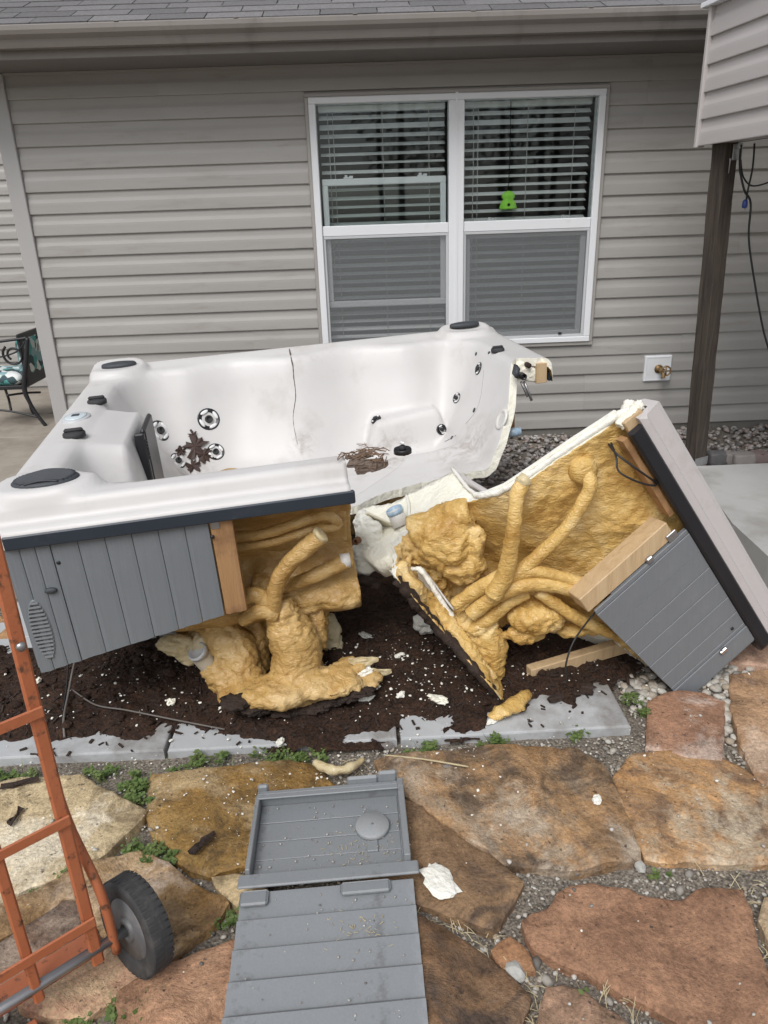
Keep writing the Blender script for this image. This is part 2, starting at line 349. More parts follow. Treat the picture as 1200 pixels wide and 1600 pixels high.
def glass_mat(name, tint, refl=1.0):
    m, t, b, o = nodes(name); t.nodes.remove(b)
    tr = nd(t, 'ShaderNodeBsdfTransparent'); tr.inputs[0].default_value = (*tint, 1)
    gl = nd(t, 'ShaderNodeBsdfGlossy'); gl.inputs['Roughness'].default_value = .02; gl.inputs[0].default_value = (.95, 1, 1, 1)
    fr = nd(t, 'ShaderNodeFresnel'); fr.inputs[0].default_value = 1.33; mx = nd(t, 'ShaderNodeMixShader')
    t.links.new(fr.outputs[0], mx.inputs[0]); t.links.new(tr.outputs[0], mx.inputs[1]); t.links.new(gl.outputs[0], mx.inputs[2]); t.links.new(mx.outputs[0], o.inputs[0]); return m
glass_m = glass_mat('window_glass', (.94, .96, .955))
def screen_mat():
    m, t, b, o = nodes('insect_screen'); tr = nd(t, 'ShaderNodeBsdfTransparent'); mx = nd(t, 'ShaderNodeMixShader'); mx.inputs[0].default_value = .32
    b.inputs['Base Color'].default_value = (.24, .25, .255, 1); b.inputs['Roughness'].default_value = .8
    t.links.new(tr.outputs[0], mx.inputs[1]); t.links.new(b.outputs[0], mx.inputs[2]); t.links.new(mx.outputs[0], o.inputs[0]); return m
screen_m = screen_mat()
def cushion_mat():
    m, t, b, o = nodes('floral_cloth'); co = coords(t); vo = nd(t, 'ShaderNodeTexVoronoi', Scale=16.0); t.links.new(co, vo.inputs[0])
    sx = nd(t, 'ShaderNodeSeparateColor'); t.links.new(vo.outputs['Color'], sx.inputs[0])
    c = ramp(t, sx.outputs[0], [(.05, .09, .1), (.1, .35, .33), (.55, .62, .6), (.7, .72, .7), (.25, .4, .42), (.45, .25, .25)]); r_ = t.nodes[-1]; r_.color_ramp.interpolation = 'CONSTANT'
    t.links.new(c, b.inputs['Base Color']); b.inputs['Roughness'].default_value = .85; return m
cush_m = cushion_mat()

# ------------------------------------------------------------------ ground
GZ, FZ = -.232, -.205          # joint level, flagstone tops
def ground_mat():
    m, t, b, o = nodes('gritty_ground'); co = coords(t)
    c = ramp(t, noi(t, co, 2.5, 8), [(.10, .085, .07), (.19, .165, .135), (.27, .24, .2)])
    g = ramp(t, noi(t, co, 130, 4), [(.35, .33, .3), (1, 1, 1), (2.0, 1.95, 1.85)], [.3, .5, .72]); c = mixc(t, 1.0, c, g, 'MULTIPLY')
    t.links.new(c, b.inputs['Base Color']); b.inputs['Roughness'].default_value = .95; bump(t, b, noi(t, co, 130, 4), .9, .01); return m
ground_m = ground_mat()
bm = bmesh.new()
xs = [-220, -60, -20, -8]+[-4+i*.1 for i in range(81)]+[8, 20, 60, 220]
ys = [-220, -60, -20, -8]+[-5+i*.1 for i in range(61)]+[3, 8, 20, 60, 220]
gv = [[(x, y, GZ+.012*fract((x, y, 0), 5)) for y in ys] for x in xs]
vv = [p for r_ in gv for p in r_]; ny = len(ys)
tag(mobj('ground', vv, [(i*ny+j, (i+1)*ny+j, (i+1)*ny+j+1, i*ny+j+1) for i in range(len(xs)-1) for j in range(ny-1)], ground_m, None, True), kind='structure'); bm.free()

def prism(name, poly, z0, z1, m, parent=None, bev=0.0):
    bm = bmesh.new(); b_ = [bm.verts.new((p[0], p[1], z0)) for p in poly]; t_ = [bm.verts.new((p[0], p[1], z1)) for p in poly]; n_ = len(poly)
    bm.faces.new(b_[::-1]); tf = bm.faces.new(t_)
    for i in range(n_): bm.faces.new((b_[i], b_[(i+1) % n_], t_[(i+1) % n_], t_[i]))
    if bev: bmesh.ops.bevel(bm, geom=list(tf.edges), offset=bev, segments=2, affect='EDGES', profile=.5)
    return bmobj(name, bm, m, parent)
PZ = -.06
pad = [atZ(px, py, PZ) for px, py in [(1085, 733), (1108, 768), (1145, 818), (1200, 869), (1330, 980)]]+[V((4.5, -2.6, PZ)), V((4.5, -1.02, PZ)), V((1.85, -1.02, PZ))]
tag(prism('concrete_pad', pad[::-1] if False else pad, -.3, PZ, concrete, None, .012), kind='structure')
LPZ = -.12
lp = prism('side_patio', [(-9, -2.0), (-1.62, -2.0), (-1.62, -.02), (-2.12, -.02), (-2.12, .432), (-9, .432)], -.3, LPZ, concrete_b, None, .006); tag(lp, kind='structure')
tag(prism('side_patio_back', [(-9, .44), (-2.12, .44), (-2.12, 2.3), (-9, 2.3)], -.3, LPZ, concrete_b, None, .006), kind='structure')

# gravel bed against the wall: sloping bed plus pebbles
bedn = [(x*.1, y*.05) for x in range(-12, 46) for y in range(-40, 1)]
def bedz(x, y): return lerp(-.135, -.22, sstep(-.1, -1.9, y) if False else max(0, min(1, -y/1.9)))+.012*nz((x, y, 0), 4)
nby = 41
tag(mobj('gravel_bed', [(x, y, bedz(x, y)-.012) for x, y in bedn], [(i*nby+j, (i+1)*nby+j, (i+1)*nby+j+1, i*nby+j+1) for i in range(57) for j in range(40)], ground_m, None, True), kind='structure')
def peb_shapes(n_=8, sub=1):
    out = []
    for s in range(n_):
        t = bmesh.new(); bmesh.ops.create_icosphere(t, subdivisions=sub, radius=1)
        sq = V((1, random.uniform(.65, .95), random.uniform(.5, .75)))
        out.append(([V((v.co.x*sq.x, v.co.y*sq.y, v.co.z*sq.z))*(1+.22*nz(v.co, 1.3, s*5.1)) for v in t.verts], [[v.index for v in f.verts] for f in t.faces])); t.free()
    return out
PEB = peb_shapes(); PEB2 = peb_shapes(6, 2)
def pebbles(name, spots, m, label, shapes=PEB, kind='stuff', flat=1.0):
    vs_, fs, ci = [], [], []
    for (x, y, z, r, k) in spots:
        sh = shapes[random.randrange(len(shapes))]; a = random.uniform(0, 6.28); ca_, sa_ = math.cos(a), math.sin(a); tl = random.uniform(-.35, .35); n0 = len(vs_)
        for v in sh[0]: vs_.append((x+(v.x*ca_-v.y*sa_)*r, y+(v.x*sa_+v.y*ca_)*r, z+(v.z*flat+v.x*tl)*r))
        for f in sh[1]: fs.append([n0+i for i in f])
        ci += [k]*len(sh[0])
    o = mobj(name, vs_, fs, m, None, True)
    at = o.data.color_attributes.new('tone', 'FLOAT_COLOR', 'POINT')
    at.data.foreach_set('color', [c for k in ci for c in (k, k, k, 1)])
    return tag(o, label, None, None, kind)
def peb_mat(name, cols, rough=.75):
    m, t, b, o = nodes(name); a = nd(t, 'ShaderNodeVertexColor', layer_name='tone'); c = ramp(t, a.outputs[0], cols)
    g = ramp(t, noi(t, coords(t), 60, 5), [(.7, .7, .7), (1.2, 1.2, 1.2)]); t.links.new(mixc(t, 1.0, c, g, 'MULTIPLY'), b.inputs['Base Color']); b.inputs['Roughness'].default_value = rough
    bump(t, b, noi(t, coords(t), 150, 4), .4, .003); return m
peb_m = peb_mat('river_gravel', [(.09, .085, .08), (.22, .205, .195), (.32, .295, .275), (.42, .39, .36), (.28, .205, .175), (.52, .50, .47)])
peb_w = peb_mat('pale_pebble', [(.12, .11, .10), (.4, .37, .32), (.52, .5, .45), (.34, .28, .21), (.6, .58, .54)])
sp = []
for i in range(5600):
    x, y = random.uniform(.05, 3.3), random.uniform(-1.95, -.03)
    if x > 1.9 and y < -1.0: continue
    sp.append((x, y, bedz(x, y)+random.uniform(-.004, .016), random.uniform(.011, .026), random.random()))
pebbles('gravel', sp, peb_m, 'grey and pinkish river gravel along the foot of the wall')
es = [(1107, 1136, .068), (1133, 1148, .06), (1142, 1178, .055), (1175, 1206, .06), (1206, 1250, .06)]
esm = [mat('edging_a', [(.06, .058, .06), (.12, .115, .115)], 20, .85, bs=.6), mat('edging_b', [(.16, .145, .135), (.22, .2, .185)], 20, .85, bs=.6), mat('edging_c', [(.12, .085, .08), (.2, .15, .14)], 20, .85, bs=.6)]
esl = ['dark grey rounded edging rock right beside the post foot', 'small grey edging block second from the post', 'tan flat edging block between the grey and the purple edging rocks', 'purple brown edging rock third in from the right of frame', 'edging rock cut by the right frame edge']
for (a, b_, h), l, mi in zip(es, esl, (0, 1, 1, 2, 2)):
    p, q = atZ(a, 722, PZ), atZ(b_, 721, PZ); c = (p+q)/2; w_ = (q-p).length/2
    bm = bmesh.new(); add_blob(bm, (c.x, -.965, PZ+.02), 1.0, 3, .22, 2.6, a, (w_*1.2, .062, .07))
    for v in bm.verts:  # squared off block
        d = v.co-V((c.x, -.965, PZ+.02)); v.co = V((c.x+max(-w_*.93, min(w_*.93, d.x)), -.965+.02*math.sin(a)+max(-.04, min(.044, d.y)), max(-.2, PZ+.02+max(-.1, min(.034+.016*math.sin(a*1.7), d.z)))))
    tag(bmobj('edging_stone', bm, esm[mi], None, True), l, 'rock', 'edging rocks between gravel and concrete pad')

# flagstones, outlines in the ground plane
def zz(pts, ox, oy, s=2.0): return [(ox+x/s, oy+y/s) for x, y in pts]
FL = [
 ('buff', zz([(-80, 60), (0, 45), (70, 35), (250, 28), (300, 60), (380, 100), (450, 135), (440, 158), (380, 210), (330, 265), (200, 330), (60, 385), (-90, 420)], 0, 1200)),
 ('brown', zz([(470, 22), (600, 5), (760, -12), (900, -22), (985, -5), (1040, 55), (1045, 100), (1000, 160), (940, 240), (860, 285), (740, 298), (660, 325), (600, 310), (555, 285), (540, 240), (480, 200), (462, 140)], 0, 1200)),
 ('pale', zz([(660, 347), (730, 335), (790, 338), (850, 400), (830, 470), (790, 462), (740, 420)], 0, 1200)),
 ('brownpale', zz([(-120, 500), (0, 432), (160, 360), (320, 290), (430, 262), (520, 310), (620, 375), (715, 430), (690, 460), (600, 530), (530, 592), (430, 570), (330, 520), (250, 415), (200, 410), (0, 530), (-100, 560)], 0, 1200)),
 ('dark', zz([(-100, 585), (0, 548), (200, 418), (245, 424), (300, 505), (330, 545), (200, 640), (0, 722), (-120, 760)], 0, 1200)),
 ('pink', zz([(55, 745), (200, 655), (335, 562), (420, 600), (432, 648), (350, 720), (272, 776), (150, 765)], 0, 1200)),
 ('red', zz([(372, 705), (460, 645), (570, 600), (780, 522), (860, 540), (860, 700), (700, 860), (600, 920), (380, 900)], 0, 1200)),
 ('ridge', [(585, 1190), (660, 1176), (735, 1170), (830, 1168), (900, 1175), (940, 1200), (962, 1240), (982, 1290), (1000, 1340), (960, 1350), (900, 1360), (820, 1352), (790, 1350), (740, 1318), (700, 1290), (650, 1255), (610, 1222)]),
 ('wetdark', zz([(20, 60), (60, 112), (120, 132), (200, 192), (300, 260), (380, 312), (428, 352), (400, 420), (342, 505), (240, 470), (150, 430), (40, 400), (-60, 380), (-80, 100)], 600, 1200)),
 ('orange', zz([(722, 35), (765, -35), (860, -50), (1000, -58), (1100, -10), (1170, 35), (1230, 80), (1290, 290), (1150, 290), (1000, 290), (820, 282), (785, 200), (735, 85)], 600, 1200)),
 ('redbig', zz([(438, 492), (470, 465), (520, 442), (545, 400), (580, 382), (650, 372), (760, 380), (800, 405), (870, 412), (935, 418), (980, 388), (1040, 378), (1110, 378), (1140, 440), (1150, 500), (1165, 560), (1205, 650), (1260, 800), (1100, 850), (960, 792), (850, 748), (720, 682), (640, 632), (560, 610), (480, 572)], 600, 1200)),
 ('redsmall', zz([(340, 572), (388, 526), (432, 560), (475, 622), (420, 618), (370, 622)], 600, 1200)),
 ('wetdark2', zz([(60, 452), (180, 500), (300, 580), (350, 620), (400, 662), (450, 712), (430, 780), (400, 880), (150, 900), (-20, 700), (-20, 480)], 600, 1200)),
 ('redlow', zz([(512, 700), (560, 690), (620, 702), (680, 750), (770, 810), (790, 880), (470, 890), (490, 800)], 600, 1200)),
 ('pinkwet', [(1015, 1098), (1040, 1085), (1060, 1080), (1100, 1084), (1130, 1095), (1128, 1140), (1126, 1188), (1060, 1180), (1012, 1170)]),
 ('brownr', [(1142, 1056), (1200, 1046), (1290, 1045), (1300, 1230), (1230, 1245), (1185, 1218), (1160, 1165), (1146, 1110)]),
 ('pinkr', [(1140, 1035), (1152, 1010), (1200, 1000), (1280, 1000), (1290, 1030), (1200, 1040)]),
 ('greyedge', zz([(1195, 410), (1260, 400), (1290, 560), (1215, 560), (1180, 480)], 600, 1200)),
 ('buff2', [(-60, 975), (-5, 960), (22, 990), (14, 1012), (-60, 1030)]),
]
FM = {
 'buff': ([(0.442, 0.335, 0.189), (0.587, 0.464, 0.277), (0.672, 0.557, 0.361)], (0.236, 0.171, 0.097), .2, 0, 0, (0.723, 0.642, 0.495)),
 'brown': ([(0.210, 0.120, 0.039), (0.331, 0.192, 0.053), (0.418, 0.271, 0.099)], (0.105, 0.064, 0.026), .6, 3, .4, (0.487, 0.356, 0.193)),
 'pale': ([(0.561, 0.414, 0.218), (0.675, 0.528, 0.316)], (0.383, 0.285, 0.155), .1, 0, 0, None),
 'brownpale': ([(0.301, 0.162, 0.048), (0.463, 0.283, 0.120), (0.616, 0.469, 0.314)], (0.150, 0.084, 0.035), .4, 0, 0, (0.641, 0.510, 0.396)),
 'dark': ([(0.074, 0.042, 0.029), (0.126, 0.077, 0.053), (0.193, 0.119, 0.078)], (0.044, 0.028, 0.020), .5, 0, 0, (0.351, 0.269, 0.204)),
 'pink': ([(0.447, 0.267, 0.153), (0.533, 0.353, 0.214), (0.589, 0.426, 0.263)], (0.389, 0.193, 0.128), .3, 0, 0, None),
 'red': ([(0.375, 0.195, 0.105), (0.463, 0.251, 0.145), (0.491, 0.295, 0.180)], (0.194, 0.112, 0.063), .35, 0, 0, None),
 'ridge_old': ([(0.209, 0.120, 0.054), (0.329, 0.191, 0.076), (0.448, 0.269, 0.114), (0.356, 0.234, 0.127)], (0.112, 0.068, 0.038), .65, 2.4, 1.1, (0.542, 0.412, 0.281)),
 'wetdark': ([(0.179, 0.105, 0.056), (0.283, 0.176, 0.095), (0.357, 0.226, 0.120)], (0.088, 0.063, 0.050), .6, 0, 0, None),
 'ridge': ([(.15, .10, .065), (.27, .18, .11), (.42, .25, .12), (.34, .26, .18), (.22, .16, .11)], (.085, .062, .045), .75, 2.2, 1.15, (.46, .38, .29)),
 'orange': ([(.24, .20, .15), (.30, .20, .12), (.50, .28, .12), (.38, .27, .17), (.24, .165, .11)], (.13, .085, .06), .7, 1.4, .5, (.52, .43, .31)),
 'redbig': ([(0.314, 0.167, 0.097), (0.373, 0.207, 0.122), (0.425, 0.240, 0.142)], (0.232, 0.125, 0.073), .15, 0, 0, None),
 'redsmall': ([(0.331, 0.167, 0.077), (0.419, 0.223, 0.117)], (0.194, 0.112, 0.063), .2, 0, 0, None),
 'wetdark2': ([(0.150, 0.081, 0.039), (0.254, 0.148, 0.077), (0.341, 0.219, 0.129)], (0.073, 0.054, 0.044), .65, 2, .8, None),
 'redlow': ([(0.297, 0.182, 0.117), (0.386, 0.239, 0.157)], (0.192, 0.127, 0.078), .2, 0, 0, None),
 'pinkwet': ([(0.299, 0.160, 0.095), (0.388, 0.216, 0.135), (0.445, 0.266, 0.184)], (0.179, 0.105, 0.064), .7, 0, 0, (0.611, 0.481, 0.399)),
 'brownr': ([(0.298, 0.168, 0.102), (0.417, 0.253, 0.139), (0.474, 0.310, 0.196)], (0.164, 0.098, 0.058), .45, 0, 0, (0.557, 0.410, 0.296)),
 'pinkr': ([(0.444, 0.280, 0.199), (0.530, 0.366, 0.268)], (0.298, 0.167, 0.110), .4, 0, 0, None),
 'greyedge': ([(0.411, 0.313, 0.199), (0.529, 0.398, 0.251)], (0.295, 0.213, 0.131), .2, 0, 0, None),
 'buff2': ([(0.449, 0.253, 0.107), (0.597, 0.352, 0.173)], (0.300, 0.169, 0.071), .3, 0, 0, None),
}
patio = bpy.data.objects.new('flagstone_patio', None); link(patio, V((0, -3.8, GZ)), None); tag(patio, kind='structure')
def inpoly(x, y, poly):
    c = False; j = len(poly)-1
    for i in range(len(poly)):
        a, b_ = poly[i], poly[j]
        if (a[1] > y) != (b_[1] > y) and x < (b_[0]-a[0])*(y-a[1])/(b_[1]-a[1])+a[0]: c = not c
        j = i
    return c
FLPOLY = []
def flagstone(k, key, pix, world=False):
    P = [V((px, py, FZ)) for px, py in pix] if world else [atZ(px, py, FZ) for px, py in pix]; n_ = len(P); out = []
    SGN = 1 if sum(P[i].x*P[(i+1) % n_].y-P[(i+1) % n_].x*P[i].y for i in range(n_)) > 0 else -1
    for i in range(n_):
        a, b_ = P[i], P[(i+1) % n_]; L_ = (b_-a).length; m_ = max(1, int(L_/.022)); nr = V((b_.y-a.y, a.x-b_.x, 0)).normalized()
        for q in range(m_):
            p = a.lerp(b_, q/m_); out.append(p+nr*(.006*fract(p, 26, k, 4))+nr*SGN*.007)
    poly = [(p.x, p.y) for p in out]; FLPOLY.append(poly)
    cx_, cy_ = sum(p[0] for p in poly)/len(poly), sum(p[1] for p in poly)/len(poly)
    rings = [poly]
    # inset ring by shrinking along vertex normals
    m_ = len(poly); ins = []
    area = sum(poly[i][0]*poly[(i+1) % m_][1]-poly[(i+1) % m_][0]*poly[i][1] for i in range(m_)); sg = 1 if area > 0 else -1
    for i in range(m_):
        a, b_ = poly[i-1], poly[(i+1) % m_]; t = V((b_[0]-a[0], b_[1]-a[1], 0)).normalized(); nn_ = V((-t.y, t.x, 0))*sg
        ins.append((poly[i][0]+nn_.x*.006, poly[i][1]+nn_.y*.006))
    x0, x1 = min(p[0] for p in poly), max(p[0] for p in poly); y0, y1 = min(p[1] for p in poly), max(p[1] for p in poly)
    inner = []; st = .028; yy = y0
    while yy < y1:
        xx = x0
        while xx < x1:
            px_, py_ = xx+random.uniform(-.008, .008), yy+random.uniform(-.008, .008)
            if inpoly(px_, py_, ins) and min((px_-q[0])**2+(py_-q[1])**2 for q in ins) > .012**2: inner.append((px_, py_))
            xx += st
        yy += st
    pts = [V(p) for p in ins]+[V(p) for p in inner]
    res = delaunay_2d_cdt(pts, [], [list(range(m_))], 1, 1e-6)
    tv, tf = res[0], res[2]
    tilt = (random.uniform(-.012, .012), random.uniform(-.012, .012)); thick = random.uniform(.0, .006)
    def hz(x, y):
        h = FZ+thick+tilt[0]*(x-cx_)+tilt[1]*(y-cy_)+.005*fract((x, y, k), 7, k, 5)
        if key in ('ridge', 'wetdark', 'wetdark2', 'brownpale'):
            s = nz((x*.9+y*.35, k*2.1, 0), 11, k); h += .010*sstep(-.05, .05, s)
        return h
    verts = [(v.x, v.y, hz(v.x, v.y)) for v in tv]; faces = [tuple(f) for f in tf]
    n0 = len(verts); no = len(tv)
    # map inset ring points to cdt output order (first m_ stay in order)
    e0 = len(verts); verts += [(p[0], p[1], hz(*p)-.003-.004*random.random()) for p in poly]
    e1 = len(verts); verts += [(p[0]+random.uniform(-.004, .004), p[1]+random.uniform(-.004, .004), GZ-.03) for p in poly]
    for i in range(m_):
        j = (i+1) % m_
        q1 = (i, e0+i, e0+j, j); q2 = (e0+i, e1+i, e1+j, e0+j)
        faces += [q1, q2]
    me_o = bmesh.new(); vsn = [me_o.verts.new(v) for v in verts]
    for f in faces:
        try: me_o.faces.new([vsn[i] for i in f])
        except ValueError: pass
    cols, dark, wet, strata, ang, pale = FM[key]
    o = bmobj('flagstone', me_o, flag_mat('flagstone_'+key, cols, dark, k+1.3, wet, strata, ang, pale), patio, False)
    o.data.polygons.foreach_set('use_smooth', [True]*len(faces_top(tf))+[False]*(len(o.data.polygons)-len(tf)))
def faces_top(tf): return tf
for k, (key, pix) in enumerate(FL): flagstone(k, key, pix)
# the paving goes on past both sides of the picture
rs = random.Random(5); keys = ['brown', 'redbig', 'buff', 'ridge', 'pink', 'orange', 'red', 'brownr']; kk = 40
for gx in range(-7, 8):
    for gy in range(0, 5):
        cx_, cy_ = gx*.46+.1*(gy % 2), -3.42-gy*.40
        if -1.05 < cx_ < 1.45 and gy < 3: continue
        pl_ = []
        for q in range(9):
            a = 2*math.pi*q/9; pl_.append((cx_+math.cos(a)*.21*rs.uniform(.86, 1.1)+.03*(1 if math.cos(a) > 0 else -1), cy_+math.sin(a)*.175*rs.uniform(.86, 1.1)+.02*(1 if math.sin(a) > 0 else -1)))
        if any(inpoly(x, y, p) for p in FLPOLY for x, y in pl_) or any(inpoly(x, y, pl_) for p in FLPOLY for x, y in p): continue
        if any(-1.65 < x < .9 and y > -3.2 for x, y in pl_): continue
        flagstone(kk, keys[kk % len(keys)], pl_, True); kk += 1
def on_stone(x, y): return any(inpoly(x, y, p) for p in FLPOLY)

# slabs under the tub
SZ = -.198
sx = [-1.62, atZ(250, 1195, SZ).x, atZ(624, 1165, SZ).x, atZ(993, 1142, SZ).x]
for r_, (ya, yb) in enumerate([(-3.168, -2.42), (-2.412, -1.66)]):
    for i in range(3):
        a, b_ = sx[i]+.006, sx[i+1]-.006
        o = prism('paving_slab', [(a+.004*r_, ya), (b_, ya+.004*i), (b_-.003, yb), (a, yb)], -.262, SZ-.003*((i+r_) % 2), slab_m, None, .006)
        tag(o, [['grey paving slab at the left of the front row, under the spilled soil', 'middle grey paving slab of the front row, littered with foam crumbs', 'grey paving slab with a clean free corner, nearest the tipped tub chunk'],
                ['back row paving slab under the left end of the tub', 'back row paving slab under the middle of the tub', 'back row paving slab behind the tipped tub chunk']][r_][i], 'paving slab', 'paving slabs under the tub')

# ------------------------------------------------------------------ house
house = thing('house', (0, 0, -.14), 'long single storey house wall with taupe lap siding, twin window and gutter', 'house')
WX0, WX1, WZ0, WZ1 = -.29, 1.566, .50, 2.058
wall = mobj('wall', *(lambda: (lambda bmv: bmv)((
    [(-2.06, .0, -.1), (WX0, .0, -.1), (WX1, .0, -.1), (5.5, .0, -.1), (-2.06, .0, WZ0), (WX0, .0, WZ0), (WX1, .0, WZ0), (5.5, .0, WZ0),
     (-2.06, .0, WZ1), (WX0, .0, WZ1), (WX1, .0, WZ1), (5.5, .0, WZ1), (-2.06, .0, 2.3), (WX0, .0, 2.3), (WX1, .0, 2.3), (5.5, .0, 2.3)],
    [(0, 1, 5, 4), (1, 2, 6, 5), (2, 3, 7, 6), (4, 5, 9, 8), (6, 7, 11, 10), (8, 9, 13, 12), (9, 10, 14, 13), (10, 11, 15, 14)])))(), trim_tan, house)
PROF = [(0, -.0015), (0, -.0175), (.004, -.0185), (.05, -.0160), (.064, -.0145), (.084, -.0085), (.092, -.0072), (.131, -.0040), (.131, -.0015)]
def siding_panel(x0, x1, z0, yb, parent, m, H=.127, dirv=X, org=None, out=-Y, name='siding_panel'):
    s = H/.127; org = org if org is not None else V((0, 0, 0)); vs_ = []
    for x in (x0, x1):
        for dz, dy in PROF: vs_.append(org+dirv*x+Z*(z0+dz*s)+out*(-dy-yb))
    n_ = len(PROF); fs = [(i, (i+1) % n_, n_+(i+1) % n_, n_+i) for i in range(n_)]+[tuple(range(n_-1, -1, -1)), tuple(range(n_, 2*n_))]
    return mobj(name, vs_, fs, m, parent)
seams = {-1: [atY(250, 115, 0).x, 1.82], 0: [atY(256, 160, 0).x, atY(1017, 130, 0).x], 1: [1.79], 4: [2.3], 11: [atY(401, 530, 0).x], 13: [-1.2], 14: [atY(914, 640, 0).x], 15: [atY(914, 650, 0).x], 12: [atY(1062, 590, 0).x], 9: [], 7: [2.5]}
for k in range(-1, 17):
    z0 = 1.945-.127*k
    spans = [(-2.055, 5.4)] if (k <= -1 or k >= 12) else [(-2.055, WX0-.002), (WX1+.002, 5.4)]
    n_ = 0
    for a, b_ in spans:
        cuts = [a]+[c for c in sorted(seams.get(k, [])) if a < c < b_]+[b_]
        for c, d in zip(cuts, cuts[1:]):
            siding_panel(c-(.0 if c == a else .02), d, z0, -.0028*(n_ % 2), wall, siding); n_ += 1
wbox('frieze_board', (-2.055, 5.4), (-.024, -.0012), (2.199, 2.2115), trim_tan, house)
wbox('foundation', (-2.04, 5.4), (-.004, .3), (-.35, -.088), found_m, house)
wbox('corner_board', (-2.155, -2.056), (-.034, -.0), (-.09, 2.21), corner_m, house, .004)
wbox('corner_return', (-2.155, -2.13), (.0005, .1), (-.09, 2.21), corner_m, house)
wbox('side_wall', (-2.125, -2.06), (.1, 2.2), (-.2, 2.6), siding, house)
# recessed wall at left
rw = wbox('recess_wall', (-6.5, -2.06), (2.2, 2.4), (-.2, 2.6), trim_tan, house)
for k in range(20):
    z0 = -.09+.123*k
    siding_panel(-6.4, -2.13, z0, 0, rw, siding, .123, X, V((0, 2.2, 0)))
# roof, soffit, fascia, gutter
def extr(name, prof, x0, x1, m, parent, closed=True):
    n_ = len(prof); vs_ = [(x, y, z) for x in (x0, x1) for y, z in prof]
    fs = [(i, (i+1) % n_, n_+(i+1) % n_, n_+i) for i in range(n_)]+[tuple(range(n_-1, -1, -1)), tuple(range(n_, 2*n_))]
    bm = bmesh.new(); vv_ = [bm.verts.new(v) for v in vs_]; [bm.faces.new([vv_[i] for i in f]) for f in fs]; return bmobj(name, bm, m, parent)
extr('soffit', [(-.418, 2.213), (.0, 2.213), (.0, 2.235), (-.418, 2.235)], -2.62, 5.4, soffit_m, house)
extr('fascia_board', [(-.44, 2.206), (-.4195, 2.206), (-.4195, 2.352), (-.44, 2.352)], -2.62, 5.4, gutter_m, house)
gp = [(-.4415, 2.246), (-.505, 2.246), (-.513, 2.262), (-.520, 2.282), (-.548, 2.300), (-.556, 2.318), (-.557, 2.338), (-.550, 2.344), (-.544, 2.338), (-.544, 2.322), (-.53, 2.302), (-.505, 2.276), (-.498, 2.252), (-.4475, 2.252), (-.4475, 2.335), (-.4415, 2.335)]
gut = extr('gutter', gp, -2.62, 5.4, gutter_m, house)
for i in range(-4, 5):
    wbox('gutter_strap', (i*.62+.02, i*.62+.045), (-.5575, -.44), (2.3445, 2.348), gutter_m, gut)
rp = math.atan(5/12); rd = V((0, math.cos(rp), math.sin(rp))); rn = V((0, -math.sin(rp), math.cos(rp))); r0 = V((0, -.475, 2.353))
roof = box('roof', r0, X, rd, rn, (-2.62, 5.4), (0, 3.4), (-.03, .0), shingle_m, house)
me_sh = None
for r_ in range(9):
    for i in range(-10, 11):
        x = i*.305+(r_ % 2)*.152+.03*((r_*7) % 3)
        if x < -2.47: continue
        if me_sh is None:
            bm = bmesh.new(); add_box(bm, (0, 0, 0), X, rd, rn, (-.1495, .1495), (0, .2), (.0, .007)); o = bmobj('shingle', bm, shingle_m, roof); me_sh = o.data
            for v in me_sh.vertices: v.co = v.co  # local
            o.location = V((0, 0, 0)); base_c = WORLD[o.name].copy()
        else:
            o = bpy.data.objects.new('shingle', me_sh); col.objects.link(o); o.parent = roof; o.matrix_parent_inverse = Matrix.Translation(-WORLD[roof.name])
        o.location = r0+X*x+rd*(-.012+r_*.137)+rn*(.0035+random.uniform(0, .0025))+base_c
        o.rotation_euler = (R(-1.6)+random.uniform(-.004, .004), 0, random.uniform(-.003, .003))

# window
win = wbox('window', (WX0, WX1), (-.036, -.026), (WZ0, WZ0+.022), trim_tan, house)
for nm, xx, zz_ in (('casing', (WX0, WX1), (WZ1-.022, WZ1)), ('casing', (WX0, WX0+.022), (WZ0+.0225, WZ1-.0225)), ('casing', (WX1-.022, WX1), (WZ0+.0225, WZ1-.0225))):
    wbox(nm, xx, (-.036, .0), zz_, trim_tan, win, .003)
def frame(name, x0, x1, z0, z1, y0, y1, wx, wz, m, parent, bev=.004):
    bm = bmesh.new()
    for a, b_, c, d in ((x0, x1, z0, z0+wz), (x0, x1, z1-wz, z1), (x0, x0+wx, z0+wz, z1-wz), (x1-wx, x1, z0+wz, z1-wz)):
        add_box(bm, (0, 0, 0), X, Y, Z, (a, b_), (y0, y1), (c, d), bev)
    return bmobj(name, bm, m, parent)
frame('frame', WX0+.0225, WX1-.0225, WZ0+.0225, WZ1-.0225, -.046, .05, .042, .036, white_v, win)
wbox('mullion', (.583, .680), (-.044, .05), (WZ0+.059, WZ1-.059), white_v, win, .004)
wbox('mullion_cover', (.623, .640), (-.0475, -.0445), (WZ0+.03, WZ1-.018), white_v, win)
U = [(-.2245, .5825), (.6805, 1.5005)]
